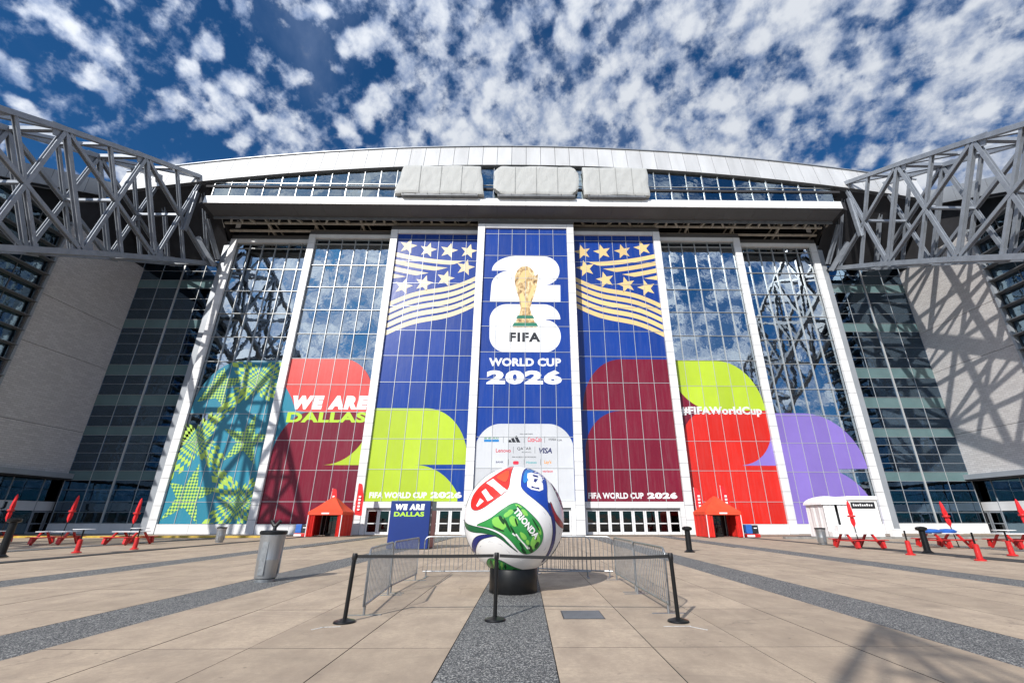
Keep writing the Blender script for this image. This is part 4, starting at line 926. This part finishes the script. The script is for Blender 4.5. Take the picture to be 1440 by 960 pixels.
def make_barrier():
    root = thing('crowd_barrier', 'steel barrier', 'barrier', (0,0,0), 0, 'steel crowd barriers')
    hw = BL/2; fr = MB(); r_ = .14
    path = [(-hw, 0, .16), (-hw, 0, 1.08-r_)]+[(-hw+r_-r_*cos(radians(q*22.5)), 0, 1.08-r_+r_*sin(radians(q*22.5))) for q in range(1, 5)]+[(hw-r_+r_*sin(radians(q*22.5)), 0, 1.08-r_+r_*cos(radians(q*22.5))) for q in range(0, 4)]+[(hw, 0, 1.08-r_), (hw, 0, .16)]
    fr.tube(path, .020, 8, closed=True); fr.build('frame', 'galvanised', root, smooth=True)
    bar = MB().tube([(0,0,.165), (0,0,1.075)], .0085, 6).mesh('bar', 'galvanised')
    nb = 19
    for i in range(1, nb): obj('bar', bar, root, (-hw+BL*i/nb, 0, 0))
    foot = MB(); foot.box(-.03, .03, -.30, .30, 0, .012); foot.tube([(0,0,.01), (0,0,.20)], .022, 8); fm = foot.mesh('foot', 'galvanised')
    for s in (-1, 1): obj('foot', fm, root, (s*(hw-.10), 0, 0))
    return root
bar0 = make_barrier()
def place(o, x, y, rz, label):
    o.location = (x, y, 0); o.rotation_euler = (0,0,rz); o['label'] = label
bars = [((-2.82, 10.35), (-2.98, 12.75), 'nearer steel crowd barrier of the left row'), ((-3.0, 12.86), (-2.9, 15.2), 'farther steel crowd barrier of the left row'),
        ((2.72, 9.15), (2.68, 11.55), 'nearer steel crowd barrier of the right row'), ((2.70, 11.62), (2.68, 14.02), 'farther steel crowd barrier of the right row'),
        ((-2.85, 14.55), (-.45, 14.6), 'steel crowd barrier behind the football, left end of back row'), ((-.36, 14.62), (2.04, 14.5), 'steel crowd barrier behind the football and its pedestal'), ((.35, 15.35), (2.75, 14.45), 'steel crowd barrier set askew behind the right row')]
bars[0] = ((-2.72, 9.05), (-2.95, 11.45), bars[0][2]); bars[1] = ((-2.96, 11.55), (-2.9, 13.95), bars[1][2])
for i, (p, q, lb) in enumerate(bars):
    o = bar0 if i == 0 else copy_tree(bar0)
    place(o, (p[0]+q[0])/2, (p[1]+q[1])/2, math.atan2(q[1]-p[1], q[0]-p[0]), lb)

# ================================================================== LITTER BINS, BOLLARDS
def bin_(loc, label, h=1.02, ash=False, rz=0.):
    root = thing('litter_bin', label, 'litter bin', loc, rz, 'round metal litter bins'); root.scale = (1.08, 1.08, h/1.02) if h > 1.1 else (1, 1, 1)
    MB().lathe([(.20, 0), (.24, .0), (.24, .05), (.21, .07)], 28).build('base_ring', 'galvanised', root, smooth=True)
    MB().lathe([(.245, .07), (.255, .10), (.27, .40), (.275, .42), (.275, .44), (.27, .46), (.285, .80), (.30, .88), (.30, .92)], 36).build('body', 'can_metal', root, smooth=True)
    for a_ in (.4, 2.6, 4.7): MB().box(.262, .284, -.07, .07, .14, .78).build('seam_strip', 'galvanised', root, rz=a_)
    MB().lathe([(.31, .92), (.325, .93), (.325, .98), (.30, 1.0), (.05, 1.01)], 36).build('rim', 'black_metal', root, smooth=True)
    if ash:
        c = MB(); c.tube([(0,0,1.0), (0,0,1.12)], .05, 10, r2=.04); c.tube([(-.12,0,1.20), (-.03,0,1.10), (.03,0,1.10), (.12,0,1.20)], .045, 8); c.build('bag_knot', 'black_plastic', root, smooth=True)
bin_((-6.96, 13.75, 0), 'large grey metal litter bin with black rim, standing on dark paving band', ash=True, h=1.3)
bin_((-21.66, 35.0, 0), 'distant grey metal litter bin in front of the teal panel'); bin_((19.63, 31.7, 0), 'distant grey metal litter bin beside the white kiosk')
def bollard(loc, label, h=1.12):
    root = thing('bollard', label, 'bollard', loc, 0, 'black bollards')
    MB().lathe([(.26, 0), (.26, .03), (.19, .07), (.15, .12)], 24).build('foot', 'black_metal', root, smooth=True)
    MB().lathe([(.145, .12), (.135, h-.25), (.135, h-.2)], 20).build('shaft', 'black_metal', root, smooth=True)
    MB().lathe([(.14, h-.2), (.24, h-.16), (.25, h-.05), (.14, h), (.03, h+.01)], 24).build('cap', 'black_metal', root, smooth=True)
bollard((8.42, 24.66, 0), 'black bollard standing right of the crowd barriers', 1.2); bollard((20.02, 24.0, 0), 'black bollard beside the blue picnic table', 1.2); bollard((-22.95, 22.0, 0), 'black bollard at the left edge of the plaza', 1.6)

# ================================================================== GRATE AND TAPE MARKS
gt = thing('floor_grate', 'dark rectangular metal grate set in the concrete', 'grate', (1.14, 9.15, 0))
MB().box(-.36, .36, -.37, .37, -.02, .006).build('frame', 'grate', gt)
for i in range(14): MB().box(-.34, .34, -.34+.05*i, -.315+.05*i, .006, .012).build('bar', 'steel_dark', gt)
for x, y, a_, b_, rz, lb in ((-2.95, 8.25, .15, .015, .15, 'white tape strip in front of left stanchion'), (-3.1, 8.16, .12, .015, 1.0, 'white tape strip running diagonally near left stanchion'), (2.55, 8.22, .22, .015, .05, 'white tape strip in front of right stanchion'), (2.84, 8.08, .15, .015, -.9, 'white tape strip running diagonally near right stanchion')):
    tag(MB().box(-a_, a_, -b_, b_, .0005, .0035).build('tape_mark', 'tape', None, (x, y, 0), rz), lb, 'tape', 'tape marks on the concrete')

# ================================================================== PHOTO CABINET
cab = thing('display_cabinet', 'blue display cabinet reading WE ARE DALLAS behind the barriers', 'cabinet', (-6.35, 27.9, 0), radians(-1))
MB().box(-1.12, 1.12, -.9, .75, .02, 2.52).build('body', 'cabinet_side', cab, bev=.02)
MB().box(-1.12, 1.12, -.94, -.902, .04, 2.50).build('front_panel', 'cabinet_blue', cab); MB().box(1.122, 1.15, -.5, .7, .05, 2.0).build('side_panel', 'cabinet_red', cab); MB().box(1.122, 1.15, -.9, -.52, .05, 2.48).build('side_panel', 'sign_black', cab)
text_part('we_are', cab, 'sign_white', -.86, .80, 2.02, 2.34, -.945); text_part('dallas', cab, 'v_limegreen', -.90, .80, 1.68, 1.93, -.945)
for z in (.5, .8, 1.2, 1.7, 2.1): MB().box(1.151, 1.156, -.80, -.66, z, z+.12).build('sticker', 'sign_white', cab)

# ================================================================== TENTS
def tent(loc, rz, label, right):
    root = thing('canopy_tent', label, 'tent', loc, rz, 'orange red canopy tents')
    h = 1.55; ze = 2.15; zp = 3.55
    for x in (-h, h):
        for y in (-h, h): MB().box(x-.03, x+.03, y-.03, y+.03, 0, ze).build('leg', 'white_metal', root)
    rings = [(1.0, ze-.28), (1.0, ze), (.80, ze+.26), (.55, ze+.62), (.30, ze+1.02), (.10, zp-.10), (.0, zp)]; n = 10
    mb = MB(); per = []
    for i in range(4*n):
        q, t_ = divmod(i, n); t_ = t_/n*2-1
        per.append([(t_, -1), (1, t_), (-t_, 1), (-1, -t_)][q])
    for k, z in rings:
        for (x, y) in per:
            e = max(0, 1-abs(abs(x)-abs(y))) if k > .05 else 0; sag = -.10*(1-abs(x*y))*(1 if .2 < k < .95 else 0)
            s_ = h*1.03*max(k, .004); mb.v.append((x*s_, y*s_, z+sag))
    for i in range(len(rings)-1):
        for j in range(4*n): a_ = i*4*n+j; b_ = i*4*n+(j+1) % (4*n); mb.f.append((a_, b_, b_+4*n, a_+4*n)); mb.mi.append(0)
    mb.build('roof', 'tent_orange', root, smooth=True)
    def curtain(p, q, z0, z1, mat='tent_red'):
        m2 = MB(); n2 = 26; p = Vector(p); q = Vector(q); d = q-p; nn = Vector((-d.y, d.x)).normalized()
        for i in range(n2+1):
            t_ = i/n2; o_ = .05*sin(t_*21)+.03*sin(t_*47+1); c = p+d*t_+nn*o_
            m2.v += [(c.x, c.y, z0), (c.x+nn.x*.01, c.y+nn.y*.01, z1)]
        for i in range(n2): m2.f.append((2*i, 2*i+2, 2*i+3, 2*i+1)); m2.mi.append(0)
        m2.build('side_wall', mat, root, smooth=True)
    curtain((h, -h), (h, h), .03, ze-.2); curtain((-h, -h), (-h, h), .03, ze-.2); curtain((-h, h), (h, h), .03, ze-.2, 'black_plastic')
    curtain((-h, -h-.02), (-h+.62, -h+.1), .03, ze-.22); curtain((h-.45, -h+.1), (h, -h-.02), .03, ze-.22)
    MB().box(-.5, .5, .3, .9, 0, 1.9).build('drinks_cooler', 'black_plastic', root)
    for x in (-.24, .24):
        MB().box(x-.2, x+.2, .27, .298, .25, 1.75).build('cooler_door', 'entry_glass', root)
        for z in (.3, .65, 1.0, 1.35): MB().box(x-.19, x+.19, .31, .5, z, z+.2).build('cooler_shelf', 'sign_white', root)
    MB().box(-.35, .35, -h*1.03-.012, -h*1.03-.004, ze-.2, ze-.08).build('valance_sign', 'sign_white', root)
tent((-18.5, 46.3, 0), 0, 'orange red canopy tent with drinks cooler in front of maroon panel', False); tent((17.95, 44.3, 0), 0, 'orange red canopy tent with drinks cooler in front of red panel', True)
def feather(loc, h, label, lean):
    root = thing('feather_flag', label, 'flag', loc, 0, 'red feather flags beside the tents')
    MB().tube([(0,0,0), (lean*.6, 0, h*.7), (lean, 0, h)], .025, 6).build('pole', 'white_metal', root)
    pts = []; n = 12
    for i in range(n+1):
        t_ = i/n; z = 1.9+(h-1.9)*t_; x = lean*t_; pts.append((x, z, .78*(1-.55*t_**3)))
    mb = MB()
    for i, (x, z, wd_) in enumerate(pts): mb.v += [(x, .03*sin(i), z), (x+wd_, .06*sin(i*1.1+1), z-.10)]
    for i in range(n): mb.f.append((2*i, 2*i+1, 2*i+3, 2*i+2)); mb.mi.append(0)
    mb.build('flag', 'red_fabric', root, smooth=True)
    for k in range(5): MB().box(lean*.5+.26, lean*.5+.48, -.10, -.09, 2.3+.30*k, 2.48+.30*k).build('lettering', 'sign_white', root)
feather((-19.6, 47.6, 0), 4.4, 'red feather flag on left side of the tent before maroon panel', .25); feather((-16.9, 47.6, 0), 4.9, 'taller red feather flag right of the tent before maroon panel', .1)
feather((16.7, 45.9, 0), 4.4, 'red feather flag on left side of the tent before red panel', .0); feather((19.35, 45.9, 0), 4.6, 'red feather flag on right side of the tent before red panel', .0)
def cooler_box(loc, label):
    root = thing('drinks_crate', label, 'drinks crate', loc, 0, 'drinks crates beside the tents')
    MB().box(-.55, .0, -.35, .35, .3, 1.05).build('blue_case', 'blue_plastic', root, bev=.03); MB().box(.02, .55, -.35, .35, .3, 1.0).build('dark_case', 'sign_black', root, bev=.03)
    MB().box(-.6, .62, -.42, .4, 0, .28).build('red_base', 'red_metal', root, bev=.03); MB().box(-.58, .1, -.44, -.422, .03, .2).build('label_strip', 'sign_white', root)
    text_part('kia', root, 'sign_white', .15, .42, .5, .8, -.36) if False else MB().box(.14, .42, -.36, -.352, .72, .8).build('label_strip', 'sign_white', root)
cooler_box((-21.0, 46.2, 0), 'blue and black drinks crates left of the tent before maroon panel'); cooler_box((20.6, 43.6, 0), 'blue and black drinks crates right of the tent before red panel')

# ================================================================== WHITE KIOSK
ki = thing('white_kiosk', 'white fabric kiosk with black sign in front of lavender panel', 'kiosk', (28.6, 42.8, 0))
def wall_sheet(x0, x1, y, z1, n=20, amp=.05):
    m2 = MB()
    for i in range(n+1):
        t_ = i/n; x = x0+(x1-x0)*t_; o_ = amp*sin(t_*17)+amp*.5*sin(t_*41); m2.v += [(x, y+o_, .05), (x, y+o_*.3, z1)]
    for i in range(n): m2.f.append((2*i, 2*i+2, 2*i+3, 2*i+1)); m2.mi.append(0)
    return m2
wall_sheet(-2.1, -1.1, -1.1, 2.75).build('front_curtain', 'white_fabric', ki, smooth=True); wall_sheet(-.85, .1, -1.1, 2.75).build('front_curtain', 'white_fabric', ki, smooth=True)
MB().box(-1.95, .05, -.4, 1.3, 0, 2.7).build('tent_inside', 'interior_dark', ki)
sw_ = wall_sheet(-1.1, 1.45, 0, 2.75, 30); sw_.v = [(-2.12+p[1], p[0], p[2]) for p in sw_.v]; sw_.build('side_curtain', 'white_fabric', ki, smooth=True)
mb = MB()
for j in range(7):
    t_ = j/6; k = cos(t_*pi/2); 
    for (x, y) in ((-1, -1), (1, -1), (1, 1), (-1, 1)): mb.v.append((-1.0+1.3*max(k, .15)*x, .15+1.4*max(k, .15)*y, 2.72+.75*sin(t_*pi/2)))
for j in range(6):
    for q in range(4): mb.f.append((j*4+q, j*4+(q+1) % 4, j*4+4+(q+1) % 4, j*4+4+q)); mb.mi.append(0)
mb.f.append((24,25,26,27)); mb.mi.append(0)
mb.build('domed_roof', 'white_fabric', ki)
MB().box(.15, 2.75, -1.2, 1.5, 0, 3.05).build('booth', 'white_plastic', ki, bev=.06); MB().box(.05, 2.85, -1.35, 1.6, 3.06, 3.42).build('booth_roof', 'white_plastic', ki, bev=.1)
MB().box(.35, 2.45, -1.27, -1.21, 2.40, 2.92).build('sign_board', 'sign_black', ki); text_part('concessions', ki, 'sign_white', .5, 2.3, 2.55, 2.78, -1.28) if False else None
for i in range(9): MB().box(.5+.2*i, .62+.2*i, -1.28, -1.272, 2.58, 2.58+(.14 if i % 3 else .2)).build('lettering', 'sign_white', ki)
for x, z, w_, h_ in ((-1.9, 0, .95, .55), (-1.5, .56, .6, .5), (3.2, 0, .6, .75)):
    tag(MB().box(-w_/2, w_/2, -.3, .3, 0, h_).build('white_crate', 'white_plastic', None, (28.6+x, 41.0, z), bev=.04), {(-1.9): 'larger white crate at the foot of the kiosk curtains', (-1.5): 'smaller white crate stacked at the kiosk curtains', 3.2: 'white crate on the right side of the kiosk'}[x], 'crate', 'white crates around the kiosk')

# ================================================================== PICNIC TABLES AND UMBRELLAS
def make_table():
    root = thing('picnic_table', 'table', 'picnic table', (0,0,0), 0, 'red picnic tables')
    MB().box(-1.0, 1.0, -.42, .42, .74, .785).build('table_top', 'white_plastic', root, bev=.012)
    for s in (-1, 1): MB().box(-1.0, 1.0, s*.95-.17, s*.95+.17, .43, .47).build('bench', 'red_metal', root, bev=.01)
    for x in (-.72, .72):
        l = MB()
        for s in (-1, 1): l.beam((x, s*.92, 0), (x, s*.25, .74), .10, .10); l.beam((x, s*1.0, .05), (x, s*.95, .43), .16, .16)
        l.beam((x, -.95, .40), (x, .95, .40), .07, .07); l.build('leg_frame', 'red_metal', root)
    return root
def closed_umbrella(loc, label, h, lean, rz):
    root = thing('closed_umbrella', label, 'umbrella', loc, rz, 'closed red umbrellas')
    MB().tube([(0,0,0), (lean, 0, h)], .028, 8).build('pole', 'black_metal', root)
    prof = [(0, .02), (.06, .05), (.16, .16), (.30, .17), (.42, .11), (.55, .18), (.75, .15), (.9, .11), (1.0, .03)]
    mb = MB(); n = 12
    for t_, r_ in prof:
        z = h*.42+h*.6*t_; x = lean*z/h
        for j in range(n): rr = r_*.66*(1+.22*sin(j*pi/2*2+t_*4)); mb.v.append((x+rr*cos(2*pi*j/n), rr*sin(2*pi*j/n), z))
    for i in range(len(prof)-1):
        for j in range(n): mb.f.append((i*n+j, i*n+(j+1) % n, (i+1)*n+(j+1) % n, (i+1)*n+j)); mb.mi.append(0)
    mb.build('furled_canopy', 'red_fabric', root, smooth=True)
    MB().lathe([(.19, h*.66), (.20, h*.68), (.19, h*.70)], 12, (lean*.68, 0, 0)).build('tie_strap', 'red_metal', root, smooth=True)
tb0 = make_table()
tabs = [((-30.9, 32.6), .25, 'red picnic table with white top beneath the left umbrella'), ((-26.1, 32.6), -.1, 'red picnic table with white top left of the distant bin'), ((-36.5, 33.5), .1, 'red picnic table at the left edge of the plaza'),
        ((19.35, 27.9), 0, 'red picnic table in front of the white kiosk'), ((24.8, 28.4), .1, 'red picnic table with blue cloths beside the black bollard'), ((28.2, 27.4), -.1, 'red picnic table at the right edge of the plaza')]
for i, ((x, y), rz, lb) in enumerate(tabs):
    o = tb0 if i == 0 else copy_tree(tb0); place(o, x, y, rz, lb)
closed_umbrella((-31.2, 33.2, 0), 'closed red umbrella leaning over the leftmost full table', 3.0, .25, 0); closed_umbrella((-26.2, 32.6, 0), 'closed red umbrella at the table left of the bin', 2.8, .12, 0)
closed_umbrella((-35.6, 33.5, 0), 'closed red umbrella cut by the left picture edge', 3.1, .1, 0)
closed_umbrella((19.4, 27.9, 0), 'closed red umbrella in front of the white kiosk', 2.5, -.1, 0); closed_umbrella((25.8, 28.6, 0), 'closed red umbrella above the table with blue cloths', 2.5, -.3, 0); closed_umbrella((29.4, 27.6, 0), 'closed red umbrella near the right picture edge', 2.6, -.2, 0)
bc = thing('blue_tablecloth', 'blue cloth bundle on the picnic table by the bollard', 'cloth', (24.6, 28.3, .79))
mb = MB(); mb.lathe([(.5, 0), (.55, .08), (.45, .16), (.3, .2), (.05, .22)], 14, (-.5, 0, 0)); mb.lathe([(.4, 0), (.45, .1), (.3, .2), (.05, .22)], 14, (.6, .1, 0)); mb.build('cloth_folds', 'blue_plastic', bc, smooth=True)
def make_stand():
    root = thing('standing_table', 'stand', 'standing table', (0,0,0), 0, 'tall red standing tables')
    MB().lathe([(.42, 1.06), (.43, 1.075), (.42, 1.09)], 28).build('top', 'white_plastic', root)
    MB().tube([(0,0,.55), (0,0,1.06)], .035, 10).build('pole', 'black_metal', root)
    MB().lathe([(.20, 0), (.20, .04), (.11, .08), (.10, .58), (.06, .62)], 20).build('sleeve', 'red_metal', root, smooth=True)
    MB().lathe([(.104, .28), (.104, .34)], 16, caps=False).build('reflective_band', 'sign_white', root)
    return root
st0 = make_stand()
stands = [((-22.05, 24.6), 'standing table with red pedestal nearest the left bollard'), ((-21.4, 27.3), 'standing table with red pedestal before the table left of the bin'), ((18.1, 22.7), 'standing table with red pedestal left of the right bollard'), ((18.5, 19.7), 'nearest standing table with red pedestal on the right'), ((22.4, 22.2), 'standing table with red pedestal nearest the right picture edge')]
for i, ((x, y), lb) in enumerate(stands):
    o = st0 if i == 0 else copy_tree(st0); place(o, x, y, 0, lb)

# ================================================================== MADE-UP LATTICE MAST BEHIND THE CAMERA (stand-in added to cast the lower right shadow)
ms = thing('shadow_caster_mast', 'made-up unseen mast with pyramid lattice head, added to cast the plaza shadow', 'mast', (-4.0, -9.4, 0), radians(-29))
for x in (-.9, .9): MB().tube([(x*1.2, 0, 0), (x, 0, 9.2)], .13, 8).build('leg', 'steel_dark', ms)
ap = Vector((0, 0, 13.2))
for i in range(7):
    x = -1.0+.48*i; MB().beam(ap, (x, .05*(i % 2), 9.9), .07, .07).build('rib', 'steel_dark', ms)
for z, hw_ in ((9.9, 2.2), (10.6, 1.75), (11.3, 1.25), (12.0, .8)): MB().beam((-hw_*.2, 0, z), (hw_, 0, z), .07, .07).build('ring', 'steel_dark', ms)
MB().beam((-1.15, 0, 9.7), (-.1, 0, 12.8), .16, .16).build('main_rib', 'steel_dark', ms); MB().beam((.35, 0, 9.9), (.02, 0, 13.1), .12, .12).build('main_rib', 'steel_dark', ms)
